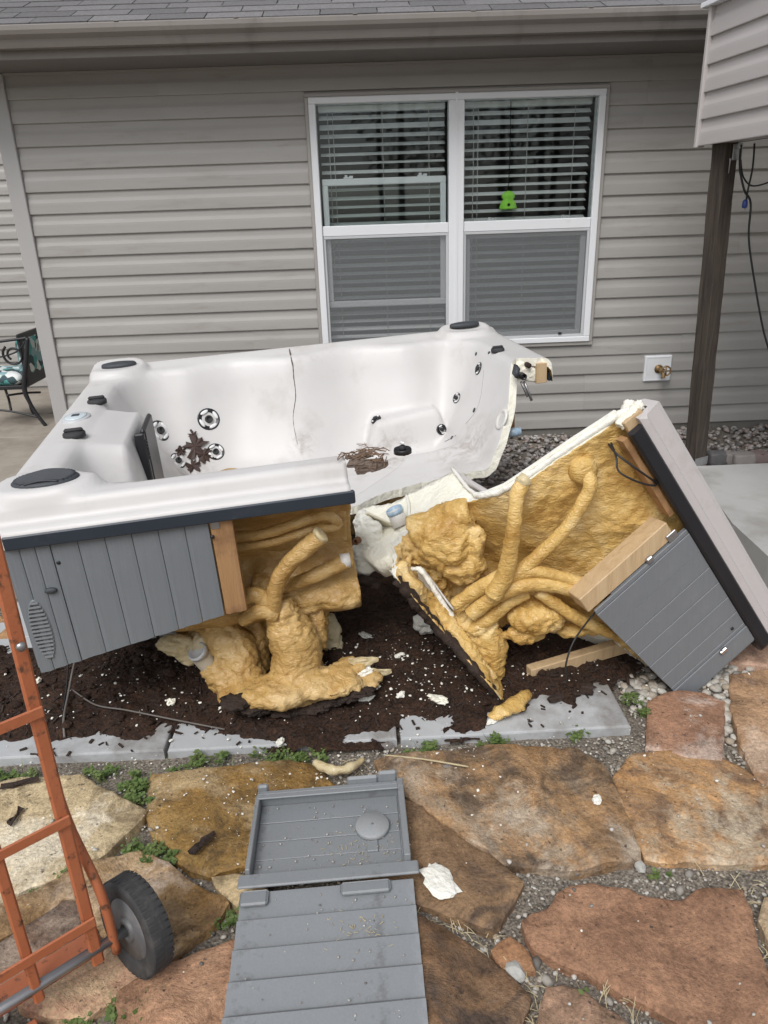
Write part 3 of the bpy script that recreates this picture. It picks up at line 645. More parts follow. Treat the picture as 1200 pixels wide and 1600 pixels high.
for i, (a, b_) in enumerate(U):
    wbox('meeting_rail', (a, b_), (-.034, -.004), (1.247, 1.31), white_v, win, .004)
    wbox('glass_pane', (a, b_), (-.022, -.018), (1.3105, 1.999), glass_m, win)
    # lower sash (behind the screen); left one is pushed up
    z0, z1 = ((.80, 1.585), (.56, 1.243))[i]
    frame('sash', a+.012, b_-.012, z0, z1, .0, .03, .036, .04, (white_v if i == 0 else sash_grey), win)
    wbox('glass_pane', (a+.048, b_-.048), (.013, .017), (z0+.04, z1-.04), glass_m, win)
    frame('screen_frame', a, b_, WZ0+.0595, 1.2465, -.032, -.022, .016, .016, sash_grey, win, .002)
    wbox('insect_screen', (a+.016, b_-.016), (-.0285, -.0275), (WZ0+.0755, 1.2305), screen_m, win)
    for q in (.22, .8):
        zz_ = (1.5855, 1.3105)[i]; x = lerp(a, b_, q)
        bm = bmesh.new(); add_box(bm, (x, -.012 if i else .01, zz_), X, Y, Z, (-.03, .03), (-.006, .006), (0, .008), .002); add_box(bm, (x, -.012 if i else .01, zz_), X, Y, Z, (-.022, -.004), (-.004, .004), (.0081, .02), .002); add_box(bm, (x, -.012 if i else .01, zz_), X, Y, Z, (.006, .032), (-.004, .004), (.0081, .015), .002)
        bmobj('sash_lock', bm, white_v, win)
wbox('screen_latch', (1.33, 1.352), (-.0375, -.0325), (.575, .59), black_m, win)
# dark room behind
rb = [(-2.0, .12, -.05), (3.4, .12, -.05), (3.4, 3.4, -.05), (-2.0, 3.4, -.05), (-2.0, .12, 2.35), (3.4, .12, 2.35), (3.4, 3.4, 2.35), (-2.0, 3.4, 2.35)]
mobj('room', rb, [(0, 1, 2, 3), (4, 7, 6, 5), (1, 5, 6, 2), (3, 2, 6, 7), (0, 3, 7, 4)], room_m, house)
# blinds
for i, (a, b_) in enumerate(U):
    bl = thing('window_blind', ((a+b_)/2, .09, .6), ['white slatted blind behind the left window with the raised sash', 'white slatted blind behind the right window with the green ornament'][i], 'blind', 'blinds in the twin window')
    wbox('head_rail', (a+.01, b_-.01), (.06, .12), (1.965, 2.0), slat_m, bl, .003)
    me_s = None; zt = 1.935
    for k in range(26):
        z = zt-.0515*k; tl = R(14+4*math.sin(k*1.7)) if k < 3 else R(9+2*math.sin(k*2.3))
        if me_s is None:
            bm = bmesh.new(); add_box(bm, (0, 0, 0), X, Y, Z, (a+.012, b_-.012), (-.024, .024), (-.0016, .0016)); o = bmobj('slat', bm, slat_m, bl); me_s = o.data; bc = WORLD[o.name].copy()
        else:
            o = bpy.data.objects.new('slat', me_s); col.objects.link(o); o.parent = bl; o.matrix_parent_inverse = Matrix.Translation(-WORLD[bl.name])
        o.location = V((0, .09, z))+bc; o.rotation_euler = (tl*2.2, random.uniform(-.002, .002), 0)
    wbox('bottom_rail', (a+.012, b_-.012), (.072, .108), (.585, .605), slat_m, bl, .003)
    for q in (.12, .5, .86):
        x = lerp(a, b_, q)
        tube('ladder_cord', [(x, .062, 2.0), (x, .064, 1.3), (x, .062, .6)], .0018, cord_m, bl, seg=5, n=2)
    x = lerp(a, b_, .08); tube('pull_cord', [(x, .055, 1.97), (x+.004, .054, 1.6), (x-.003, .054, 1.0)], .002, cord_m, bl, seg=5, n=3)
g = atY(794, 314, .045)
orn = thing('hanging_ornament', g, 'small lime green bell shaped ornament hanging inside the right window pane', 'ornament')
bm = bmesh.new(); add_lathe(bm, g+V((0, 0, -.05)), Z, [(.055, 0), (.058, .01), (.046, .045), (.032, .06), (.044, .072), (.042, .09), (.02, .106), (.004, .11)], 16, 1, .45, X); bmobj('body', bm, green_m, orn, True)
lathe('hole', g+V((0, -.0235, -.022)), -Y, [(.009, 0), (.009, .004)], black_m, orn, 10)
tube('string', [g+V((0, 0, .055)), g+V((.002, 0, .3)), V((g.x, g.y, 1.99))], .0022, cable_m, orn, seg=5, n=2)
# faucet on its block
fc = [atY(px, py, -.03) for px, py in [(1009, 556), (1051, 556), (1046, 596), (1005, 596)]]
x0, x1, z0, z1 = 1.948, 2.136, .226, .405
fp = wbox('faucet_block', (x0, x1), (-.036, -.0), (z0, z1), white_v, house, .006)
frame('block_rim', x0+.008, x1-.008, z0+.008, z1-.008, -.0385, -.0362, .006, .006, white_v, fp, .001)
fo = V((2.045, -.0365, .315))
bm = bmesh.new()
add_lathe(bm, fo, -Y, [(.03, 0), (.03, .006), (.014, .008), (.013, .05), (.017, .052), (.017, .07), (.01, .072)], 14)
add_tube(bm, [fo+V((0, -.05, 0)), fo+V((.004, -.075, -.02)), fo+V((.006, -.085, -.05))], [.013, .013, .014], 10, 4)
bmobj('faucet', bm, copper_m, fp, True)
bm = bmesh.new(); ho = fo+V((.02, -.075, .0))
P_ = [ho+V((math.cos(a)*.032, -.008, math.sin(a)*.032)) for a in [i*math.pi/6 for i in range(13)]]
add_tube(bm, P_, .006, 6, 0, cap=False); add_tube(bm, [ho+V((-.03, -.008, 0)), ho+V((.03, -.008, 0))], .005, 6, 0); add_tube(bm, [ho+V((0, -.008, -.03)), ho+V((0, -.008, .03))], .005, 6, 0); add_tube(bm, [ho+V((0, .02, 0)), ho+V((0, -.012, 0))], .008, 8, 0)
bmobj('tap_handle', bm, copper_m, fp, True)
fx = atY(1062, 570, 0).x

# ------------------------------------------------------------------ porch cover at right
pd = V((.128, -.992, 0)).normalized(); pn = V((-pd.y, pd.x, 0)); pn = -pn if pn.x > 0 else pn     # pn faces left
po = V((1.79, -.905, 0))
porch = thing('porch_roof', (po.x, po.y, 1.64), 'pale sided side of a porch roof cutting into the upper right corner', 'porch roof')
core = box('core', po, pd, -pn, Z, (.012, 2.3), (.002, .12), (1.652, 2.215), trim_tan, porch)
for k in range(5):
    siding_panel(.006, 2.3, 1.648+.1215*k if k else 1.648, 0, core, porch_siding, .1215, pd, po+pn*.0, pn)
box('corner_trim', po, pd, pn, Z, (-.018, .005), (-.02, .030), (1.640, 2.262), porch_siding, porch, .003)
box('drip_edge', po, pd, pn, Z, (-.06, 2.35), (-.02, .05), (2.262, 2.285), white_v, porch, .003)
box('roof_deck', po, pd, -pn, Z, (-.05, 2.35), (-.02, 2.6), (2.286, 2.33), shingle_m, porch)
box('beam', po, pd, -pn, Z, (.0, 2.3), (.1205, .22), (1.66, 1.84), wood_post, porch)
box('far_beam', po, pd, -pn, Z, (.0, .09), (.2205, 2.5), (1.68, 1.86), wood_post, porch)
box('ceiling', po, pd, -pn, Z, (.0905, 2.3), (.2205, 2.5), (1.92, 1.95), soffit_m, porch)
# post
pst = thing('wooden_post', (1.94, -.98, PZ), 'weathered dark brown square timber post carrying the porch corner', 'post')
bm = bmesh.new(); bo, to = V((1.942, -.98, PZ+.035)), V((1.885, -.98, 1.66)); ax = (to-bo).normalized()
a_ = V((math.cos(R(22)), math.sin(R(22)), 0)); b__ = ax.cross(a_).normalized(); a_ = b__.cross(ax)
nseg = 60; rings = []
for i in range(nseg+1):
    p = bo.lerp(to, i/nseg); ring = []
    for sx_, sy_ in ((-1, -.92), (-.92, -1), (0, -1), (.92, -1), (1, -.92), (1, 0), (1, .92), (.92, 1), (0, 1), (-.92, 1), (-1, .92), (-1, 0)):
        q = p+a_*(.0445*sx_)+b__*(.0445*sy_); ring.append(bm.verts.new(q+(a_*sx_+b__*sy_)*.0025*fract((q.x*8, q.y*8, q.z), 6)))
    rings.append(ring)
for i in range(nseg):
    for k in range(12): bm.faces.new((rings[i][k], rings[i][(k+1) % 12], rings[i+1][(k+1) % 12], rings[i+1][k]))
bm.faces.new(rings[0][::-1]); bm.faces.new(rings[-1]); bmobj('timber', bm, wood_post, pst)
bm = bmesh.new(); add_box(bm, (1.942, -.98, PZ), a_, b__, Z, (-.048, .048), (-.05, -.046), (0, .05)); add_box(bm, (1.942, -.98, PZ), a_, b__, Z, (-.03, .03), (-.045, .04), (0, .034)); bmobj('base_bracket', bm, steel, pst)
bm = bmesh.new(); t_ = V((1.905, -1.03, 1.60)); add_box(bm, t_, a_, b__, Z, (-.0, .065), (-.004, .003), (-.03, .045), .002); add_box(bm, t_+Z*.03, a_, b__, Z, (.0, .02), (-.03, -.0045), (-.01, .015), .002)
bmobj('metal_bracket', bm, steel, pst)
lathe('hook', t_+V((-.012, -.01, -.09)), Z, [(.003, 0), (.004, .06), (.006, .07)], steel, pst, 8)
def cable(pts, y, r, label, m=cable_m, name='cable'):
    return tag(tube(name, [atY(px, py, y+dy) for px, py, dy in pts], r, m, None, seg=6, n=6), label, 'cable')
cable([(1158, 226, 0), (1156, 262, .02), (1163, 297, 0), (1173, 318, 0), (1170, 372, 0), (1179, 440, 0), (1192, 512, 0), (1203, 552, 0), (1222, 620, 0), (1255, 690, 0), (1300, 715, 0)], -1.05, .0055, 'long black cable hanging down the right edge in front of the siding')
cable([(1179, 224, 0), (1176, 262, 0), (1168, 300, .01), (1166, 318, 0)], -1.02, .0048, 'short black cable dropping from the beam to the blue plug')
cable([(1157, 246, 0), (1161, 275, 0), (1174, 290, 0), (1195, 287, 0), (1215, 278, 0)], -.99, .0042, 'thin black cable looping to the right under the porch')
pl = thing('blue_plug', atY(1164, 322, -1.02), 'small blue plug at the end of the hanging cable', 'plug')
bm = bmesh.new(); c = atY(1164, 318, -1.02); add_lathe(bm, c, -Z, [(.006, -.02), (.012, -.012), (.014, .01), (.012, .02), (.006, .022)], 10); bmobj('body', bm, mat('blue_plastic', [(.03, .06, .25)], rough=.4), pl, True)
tube('prong', [c+V((.004, 0, -.022)), c+V((.004, 0, -.035))], .003, steel, pl, seg=6, n=0)

# ------------------------------------------------------------------ patio chair in the recess
CY_ = .75
def ch(px, py, dy=0): return atY(px, py, CY_+dy)
chair = thing('patio_chair', (-2.75, CY_, LPZ), 'black wrought iron patio chair with floral cushion, cut by the left frame edge', 'chair')
for dy in (-.0, .42):
    tube('back_leg', [ch(43, 528, dy), ch(41, 560, dy), ch(38, 605, dy), ch(46, 628, dy), ch(58, 648, dy), V((ch(71, 662).x, CY_+dy, LPZ))], [.016, .02, .021, .016, .015, .015], black_m, chair, seg=8)
    tube('front_leg', [ch(-45, 600, dy), ch(-52, 625, dy), V((ch(-62, 650).x, CY_+dy, LPZ))], .014, black_m, chair, seg=8)
    arm = tube('armrest', [ch(42, 528, dy), ch(20, 531, dy), ch(-10, 535, dy), ch(-40, 540, dy), ch(-50, 560, dy), ch(-46, 600, dy)], .011, black_m, chair, seg=8)
    cc_ = ch(21, 555, dy); sc_ = []
    for i in range(17): a = i/16*math.pi*2.6; r_ = .085*(1-i/30); sc_.append(cc_+V((math.cos(a+2.2)*r_, 0, math.sin(a+2.2)*r_)))
    tube('scroll', sc_, .008, black_m, arm, seg=6, n=2)
    tube('arm_strut', [ch(42, 530, dy), ch(28, 548, dy), ch(8, 556, dy), ch(-14, 560, dy)], .007, black_m, arm, seg=6)
tube('stretcher', [ch(60, 652, 0), ch(30, 645, 0), ch(0, 641, 0), ch(-55, 640, 0)], .009, black_m, chair, seg=6)
tube('cross_brace', [ch(17, 640, 0), ch(14, 625, .2), ch(8, 608, .0)], .011, black_m, chair, seg=6)
tube('rear_brace', [ch(10, 618, .0), ch(40, 614, .1), ch(63, 613, .2)], .009, black_m, chair, seg=6)
s0, s1 = ch(38, 604), ch(-50, 600)
box('seat_frame', (0, 0, 0), X, Y, Z, (s1.x, s0.x), (CY_-.01, CY_+.43), (s0.z-.02, s0.z+.012), black_m, chair, .006)
def cushion(name, o, A, B, C, la, lb, h):
    bm = bmesh.new(); nx_, ny_ = 16, 14; g_ = {}
    for s in (1, -1):
        for i in range(nx_+1):
            for j in range(ny_+1):
                u_, v_ = i/nx_*2-1, j/ny_*2-1; e = (1-abs(u_)**5)*(1-abs(v_)**5)
                p = V(o)+A*(u_*la)+B*(v_*lb)+C*(s*h*(e**.5)*(1+.18*nz((u_*2, v_*2, s), 1.4)))
                g_[s, i, j] = bm.verts.new(p)
    for s in (1, -1):
        for i in range(nx_):
            for j in range(ny_): bm.faces.new([g_[s, i, j], g_[s, i+1, j], g_[s, i+1, j+1], g_[s, i, j+1]])
    bmesh.ops.remove_doubles(bm, verts=bm.verts, dist=.0005); return bmobj(name, bm, cush_m, chair, True)
m_ = (s0+s1)/2
cushion('seat_cushion', V((m_.x+.0, CY_+.2, s0.z+.055)), X, Y, Z, abs(s1.x-s0.x)/2*.98, .22, .055)
bt = ch(46, 522); box('back_frame', (0, 0, 0), X, Y, Z, (s0.x+.015, s0.x+.04), (CY_, CY_+.43), (s0.z, bt.z), black_m, chair, .006)
cushion('back_cushion', V((s0.x+.005, CY_+.21, (s0.z+bt.z)/2+.01)), V((.05, 0, 1)).normalized(), Y, V((1, 0, -.05)).normalized(), (bt.z-s0.z)*.42, .19, .045)

# ------------------------------------------------------------------ hot tub, standing section
tn = V((-.041, -.026, .999)).normalized(); ta = R(8.5)
tu = V((math.cos(ta), math.sin(ta), 0)); tu = (tu-tn*tu.dot(tn)).normalized(); tv_ = tu.cross(tn)
TO = V((-1.37, -1.22, .67))
def T(u, v, w_=0.0): return TO+tu*u+tv_*v+tn*w_
def TL(p): d = p-TO; return V((d.dot(tu), d.dot(tv_), d.dot(tn)))
def tpv(px, py, v): return atPl(px, py, TO+tv_*v, tv_)     # pixel ray onto plane v = const
TU, TV = 2.13, 1.97
FRONTP = [(0, -.075), (.002, -.068), (.008, -.060), (.020, -.055), (.040, -.055), (.050, -.048), (.056, -.020), (.066, -.004), (.082, .004), (.12, .002), (.17, -.008)]
SIDEP = [(0, -.075), (.004, -.045), (.010, -.022), (.022, -.006), (.04, 0)]
def tub_w(u, v):
    dl, dr, df, db = u, TU-u, TV-v, v
    wave = .034*math.cos((u-.98)*2*math.pi/.62)
    eL = .15; eB = .165+wave*sstep(.2, .5, u)*sstep(2.0, 1.7, u); eR = 1.925; eF = 1.80
    # rounded inner opening: distance to edge, positive inside
    rc = .26; a, b = min(u-eL, eR-u), min(v-eB, eF-v)
    d = min(a, b) if a > rc or b > rc else rc-math.hypot(rc-a, rc-b)
    w_ = -.50*(1-(1-min(1.0, d/.31))**1.7) if d > 0 else -.010*sstep(-.03, 0, d)
    if d > 0: w_ -= .010
    # filter housing bulge on the left
    k = sstep(.355, .285, u)*sstep(.70, .82, v)*sstep(1.45, 1.28, v); w_ = lerp(w_, -.012-.03*sstep(.1, .3, u), k) if w_ < -.02 else w_
    w_ += .012*gauss(u, v, .18, 1.05, .07, .2)-.012*gauss(u, v, .17, .70, .05, .06)-.012*gauss(u, v, .19, 1.42, .05, .07)
    # arm ledge on the back wall at right, lounge at front right
    k = sstep(1.24, 1.38, u)*sstep(1.80, 1.68, u)*sstep(.50, .40, v)*sstep(.2, .3, v); w_ = max(w_, lerp(-.6, -.335+.03*sstep(1.35, 1.7, u), k))
    line = (v-.64)-(1.47-u)*1.15 if u < 1.47 else (v-.64)
    k = sstep(-.02, .10, line); w_ = max(w_, lerp(-.6, -.44+.05*sstep(1.5, 1.85, u)+.02*gauss(u, v, 1.5, .75, .3, .06), k)) if u > 1.0 else w_
    w_ -= .012*math.sin((u-.3)*2*math.pi/.62)*gauss(0, v, 0, .34, 1, .10)*sstep(.35, .5, u)*sstep(1.35, 1.2, u)
    w_ += .014*gauss(0, v, 0, .195+wave, 1, .018)*sstep(.3, .5, u)*sstep(1.85, 1.7, u)
    # back rim stands a little higher; scalloped pads
    w_ += .022*sstep(.16, .02, v)
    # corner pods for the speakers
    for cx_, cy_, rx, ry, h in ((.125, .135, .14, .13, .034), (1.935, .105, .15, .11, .030), (.14, 1.80, .16, .115, .03)):
        q = ((u-cx_)/rx)**2+((v-cy_)/ry)**2; w_ = max(w_, -.03)+h*sstep(1.15, .72, q) if q < 1.3 else w_
    # outer edge roll-offs
    w_ += interp(dl, SIDEP)*(1 if dl < .04 else 0)+interp(dr, SIDEP)*(1 if dr < .04 else 0)+interp(db, SIDEP)*(1 if db < .04 else 0)
    if df < .17: w_ = min(w_, w_*sstep(.02, .1, df)+interp(df, FRONTP))
    return w_
def corner_map(u, v, r=.075):
    u, v = _cm(u, v, r); return u-.028*sstep(.3, 0, u), v
def _cm(u, v, r):
    cu = r if u < r else (TU-r if u > TU-r else None); cv = r if v < r else (TV-r if v > TV-r else None)
    if cu is None or cv is None: return u, v
    x, y = (u-cu)/r, (v-cv)/r
    return cu+r*x*math.sqrt(max(0, 1-y*y/2)), cv+r*y*math.sqrt(max(0, 1-x*x/2))
GU = [0, .004, .010, .022]+[.035+i*.0125 for i in range(166)]; GU = [g_ for g_ in GU if g_ < TU-.035]+[TU-.03, TU-.022, TU-.010, TU-.004, TU]
GV = [0, .004, .010, .022]+[.035+i*.0125 for i in range(142)]; GV = [g_ for g_ in GV if g_ < TV-.135]+[TV-x for x in (.13, .115, .1, .085, .077, .07, .065, .06, .056, .052, .046, .04, .032, .024, .017, .010, .004, 0)]
CUT = [(1.05, 1.22), (1.13, 1.22), (1.25, 1.13), (1.45, 1.06), (1.6, 1.04), (1.72, 1.10), (1.80, 1.07), (1.87, 1.0), (1.93, .86), (1.98, .80), (2.06, .84), (2.13, .86)]
def cutv(u): return TV+1 if u < 1.046 else interp(u, CUT)+.013*noise.noise(V((u*30, 0, 3)))+.006*noise.noise(V((u*80, 5, 3)))
def keep_tub(i, j):
    u, v = (GU[i]+GU[i+1])/2, (GV[j]+GV[j+1])/2
    m_ = max(cutv(GU[i]), cutv(GU[i+1])) if GU[i] >= 1.046 else (TV+1 if GU[i+1] < 1.046 else cutv(GU[i+1]))
    return GV[j] < m_
tub = thing('hot_tub', T(.6, 1.2, -.86), 'sawn open white hot tub shell with grey cabinet side, standing on the slabs', 'hot tub')
def tubp(i, j):
    vv_ = min(GV[j], cutv(GU[i])); u, v = corner_map(GU[i], vv_); return T(u, v, tub_w(GU[i], vv_))
def tub_back(j, i, P, N):
    u, v, e = GU[i], min(GV[j], cutv(GU[i])), .008
    n_ = (tn-tu*((tub_w(u+e, v)-tub_w(u-e, v))/(2*e))-tv_*((tub_w(u, v+e)-tub_w(u, v-e))/(2*e))).normalized() if .03 < u < TU-.03 and .03 < v < TV-.03 else tn
    return P-n_*.036
# grid order (v, u) so that normals point up
t_ = acrylic.node_tree; b_ = t_.nodes['Principled BSDF']; src_ = b_.inputs['Base Color'].links[0].from_socket
ge = nd(t_, 'ShaderNodeNewGeometry')
for cu, cvv, cw, rad in ((1.74, .80, -.42, .24), (1.42, .52, -.5, .22), (.42, .44, -.43, .16), (.98, .40, -.40, .10)):
    c0 = T(cu, cvv, cw); di = nd(t_, 'ShaderNodeVectorMath', operation='DISTANCE'); t_.links.new(ge.outputs['Position'], di.inputs[0]); di.inputs[1].default_value = c0
    mr = nd(t_, 'ShaderNodeMapRange'); mr.inputs[1].default_value = rad; mr.inputs[2].default_value = 0.0; mr.inputs[4].default_value = 1.0; t_.links.new(di.outputs['Value'], mr.inputs[0])
    nm_ = nd(t_, 'ShaderNodeMapRange'); nm_.inputs[1].default_value = .45; nm_.inputs[2].default_value = .75; t_.links.new(noi(t_, ge.outputs['Position'], 16, 9, .7, .6), nm_.inputs[0])
    mu = nd(t_, 'ShaderNodeMath', operation='MULTIPLY'); t_.links.new(mr.outputs[0], mu.inputs[0]); t_.links.new(nm_.outputs[0], mu.inputs[1])
    src_ = mixc(t_, mu.outputs[0], src_, (.20, .14, .10))
t_.links.new(src_, b_.inputs['Base Color'])
shell = sheet('shell', len(GV), len(GU), lambda j, i: tubp(i, j), (acrylic, cream, foam_l), tub, .038, lambda j, i: keep_tub(i, j), True, tub_back, .0)
def thit(px, py):
    """where the line of sight meets the tub surface: point, normal"""
    r = ray(px, py); t = .8; p = None
    while t < 6:
        q = TL(CAM+r*t)
        if -.02 < q.x < TU and -.02 < q.y < TV and q.z < tub_w(q.x, q.y):
            lo, hi = t-.01, t
            for _ in range(20):
                m_ = (lo+hi)/2; q = TL(CAM+r*m_)
                if q.z < tub_w(q.x, q.y): hi = m_
                else: lo = m_
            p = TL(CAM+r*hi)
            if px < 548 and p.y > 1.5 and py < 700: t += .3; continue
            break
        t += .01
    if p is None: p = V((1, .3, -.3))
    e = .006; du = (tub_w(p.x+e, p.y)-tub_w(p.x-e, p.y))/(2*e); dv = (tub_w(p.x, p.y+e)-tub_w(p.x, p.y-e))/(2*e)
    return T(p.x, p.y, p.z), (tn-tu*du-tv_*dv).normalized(), p

# speaker grilles
def grille(u, v, rx, ry, w_, ribs=False):
    o = lathe('speaker_grille', T(u, v, w_), tn, [(1.0, -.012), (1.0, .0), (.93, .006), (.6, .010), (.01, .012)], grille_m, shell, 28, rx, ry, tu)
    return o
grille(.14, 1.808, .098, .062, .034); grille(.125, .14, .085, .05, .045); grille(1.935, .10, .082, .04, .055)
gr = shell.children[0]
for k in range(13):
    v_ = -.052+.104*k/12; l_ = .098*math.sqrt(max(0, 1-(v_/.062)**2))*.9
    tube('grille_rib', [T(.14-l_, 1.808+v_, .041), T(.14, 1.808+v_, .049-.04*abs(v_)), T(.14+l_, 1.808+v_, .041)], .0032, grille_m, shell, seg=5, n=5)
def knob(u, v, s=1.0):
    w_ = tub_w(u, v); k = lathe('diverter_knob', T(u, v, w_), tn, [(.040*s, -.006), (.041*s, .008), (.037*s, .014), (.012*s, .017)], blackmatte, shell, 20)
    bm = bmesh.new(); add_box(bm, T(u, v, w_+.014), tu, tv_, tn, (-.034*s, .034*s), (-.009*s, .009*s), (0, .014*s), .005); bmobj('grip', bm, blackmatte, k, True)
knob(.108, 1.234); knob(.106, .723); knob(1.955, .60, .8)
k = lathe('topside_control', T(.066, .975, tub_w(.066, .975)+.002), tn, [(1, -.01), (1, .003), (.93, .006), (.01, .0065)], sash_grey, shell, 24, .055, .075, tu)
lathe('button_cover', T(.066, .975, tub_w(.066, .975)+.009), tn, [(1, -.002), (1, .002), (.9, .004), (.01, .0045)], gray_glass, k, 24, .042, .058, tu)
bm = bmesh.new(); add_box(bm, T(.066, .975, tub_w(.066, .975)+.0134), tu, tv_, tn, (-.014, .014), (-.014, .014), (0, .002)); bmobj('display', bm, grille_m, k)
# black filter weir on the housing
wv = thing('filter_door', T(.31, .98, -.42), 'glossy black upright filter door on the inner left wall of the tub', 'filter door')
fo_ = T(.325, 1.0, 0); box('door', fo_, tv_, tn, tu, (-.10, .15), (-.40, -.03), (0, .022), black_m, wv, .008)
box('door_side', fo_, tv_, tn, tu, (.1505, .175), (-.37, -.04), (-.02, .018), black_m, wv, .005)
for k in range(7): box('tooth', fo_, tv_, tn, tu, (.151, .170), (-.075-.012*k, -.069-.012*k), (.0185, .023), blackmatte, wv)
box('latch', fo_, tv_, tn, tu, (-.16, -.105), (-.42, -.36), (-.02, .02), black_m, wv, .01)
# jets
def jet(px, py, r, big=True):
    p, n_, q = thit(px, py); s = (tn-n_*tn.dot(n_)).normalized()
    if s.length < .1: s = tu
    b_ = n_.cross(s)
    o = lathe('jet', p, n_, [(r*1.02, -.01), (r*1.02, .002), (r*.94, .006), (r*.88, .002), (r*.3, -.002)], black_m, shell, 24, 1, 1, s)
    for k in range(4 if big else 2):
        a = k*math.pi/2+.35 if big else k*math.pi+.3; c = p+(s*math.cos(a)+b_*math.sin(a))*r*.72+n_*.004; tdir = -s*math.sin(a)+b_*math.cos(a); rd_ = s*math.cos(a)+b_*math.sin(a)
        lathe('jet_insert', c, n_, [(1, -.003), (1, .002), (.7, .004), (.01, .0045)], petal_m, o, 14, r*.40, r*.16, tdir)
    lathe('nozzle', p+n_*.002, n_, [(r*.36, -.004), (r*.34, .012), (r*.22, .014), (r*.2, .006), (.002, .005)], blackmatte, o, 16)
for px, py, r in ((250, 673, .054), (326, 655, .056), (337, 706, .044), (278, 720, .043)): jet(px, py, r)
for px, py, r in ((587, 655, .028), (748, 576, .032), (714, 622, .028), (690, 671, .028), (629, 703, .028)): jet(px, py, r, False)
for px, py, r in ((744, 553, .009), (764, 551, .007), (741, 641, .012), (706, 684, .010)):
    p, n_, q = thit(px, py); lathe('air_hole', p, n_, [(r, -.004), (r, .0025), (.001, .003)], black_m, shell, 10)
p, n_, q = thit(806, 580); lathe('waterfall_spout', p, n_, [(1, -.01), (1, .006), (.8, .010), (.01, .008)], grille_m, shell, 4, .022, .042, (tu+tv_*.3))
p, n_, q = thit(784, 655); lathe('suction_fitting', p, n_, [(.05, -.004), (.05, .004), (.036, .008), (.03, -.006), (.002, -.008)], pvc, shell, 20)
kerf_m = mat('kerf_brown', [(.05, .035, .025), (.14, .10, .07)], 40, .8)
# saw crack down the back wall (thin dark kerf strip lying on the surface)
ck = [thit(452+dx, y) for dx, y in ((0, 545), (3, 560), (6, 575), (7, 590), (9, 605), (10, 620), (8, 635), (6, 650), (7, 665), (10, 680), (13, 695))]
tube('saw_kerf', [p+n_*.0002 for p, n_, q in ck], [.0026, .0026, .0024, .0022, .002, .0018, .0016, .0014, .0012, .001, .001], kerf_m, shell, seg=6, n=5, noi=.8, ns=60)
# seam on the right wall
ck = [thit(x, y) for x, y in ((756, 578), (754, 600), (750, 625), (742, 645), (728, 662), (712, 680), (695, 690))]
tube('scratch', [p for p, n_, q in ck], .0014, mat('scratch_grey', [(.3, .29, .28)], rough=.6), shell, seg=4, n=4)
# trim band and cabinet
trim = box('trim_band', TO, tu, tv_, tn, (.03, 1.046), (TV-.012, TV+.004), (-.113, -.071), trim_blue, tub, .004)
box('trim_band', TO, tu, tv_, tn, (-.004, .012), (.06, TV-.05), (-.113, -.071), trim_blue, tub, .004)
box('trim_band', TO, tu, tv_, tn, (.06, 2.07), (-.004, .012), (-.113, -.071), trim_blue, tub, .004)
box('trim_band', TO, tu, tv_, tn, (2.118, 2.134), (.06, .84), (-.113, -.071), trim_blue, tub, .004)
cv = [V((0.012+.06*math.cos(a)+.05, TV-.06+.06*math.sin(a)+.002, 0)) for a in [math.pi, math.pi*.85, math.pi*.7, math.pi*.55]]
tube('trim_corner', [T(c.x-.05+.0, c.y, -.092) for c in cv], .019, trim_blue, tub, seg=8, n=3)
def cutw(u): return lerp(-.545, -.425, u/.67)+.004*nz((u*30, 0, 0), 1)
LN = [.02, .062, .105, .147]+[.147+.0766*k for k in range(1, 6)]+[.600]
panel = box('cabinet_panel', TO, tu, tv_, tn, (.02, .60), (TV-.03, TV-.0255), (-.42, -.1135), panel_m, tub)
def board(u0, u1, v0, v1, parent, m, fn=cutw, top=-.1135, name='board'):
    bm = bmesh.new(); n_ = 6; g_ = []
    us = [u0+.0010+(u1-u0-.0020)*k/n_ for k in range(n_+1)]
    for v_ in (v0, v1):
        g_.append([[bm.verts.new(T(u, v_-(.0015 if (k in (0, n_) and v_ == v1) else 0), top)) for k, u in enumerate(us)], [bm.verts.new(T(u, v_-(.0015 if (k in (0, n_) and v_ == v1) else 0), fn(u))) for k, u in enumerate(us)]])
    for k in range(n_):
        for s in (0, 1): bm.faces.new((g_[s][0][k], g_[s][0][k+1], g_[s][1][k+1], g_[s][1][k]))
        for r_ in (0, 1): bm.faces.new((g_[0][r_][k], g_[0][r_][k+1], g_[1][r_][k+1], g_[1][r_][k]))
    for k in (0, n_): bm.faces.new((g_[0][0][k], g_[0][1][k], g_[1][1][k], g_[1][0][k]))
    return bmobj(name, bm, m, parent)
for a, b_ in zip(LN, LN[1:]):
    d = .003 if b_ <= .147 else 0
    board(a, b_, TV-.0253, TV-.016+d, panel, panel_m)
# rounded corner post and left side panel
lsp = box('side_panel', TO, tu, tv_, tn, (.016, .022), (.10, TV-.04), (-.53, -.1135), panel_m, tub)
for k in range(23): box('board', TO, tu, tv_, tn, (.006, .0158), (.10+.0793*k+.001, .10+.0793*(k+1)-.001), (-.54, -.1135), panel_m, lsp)
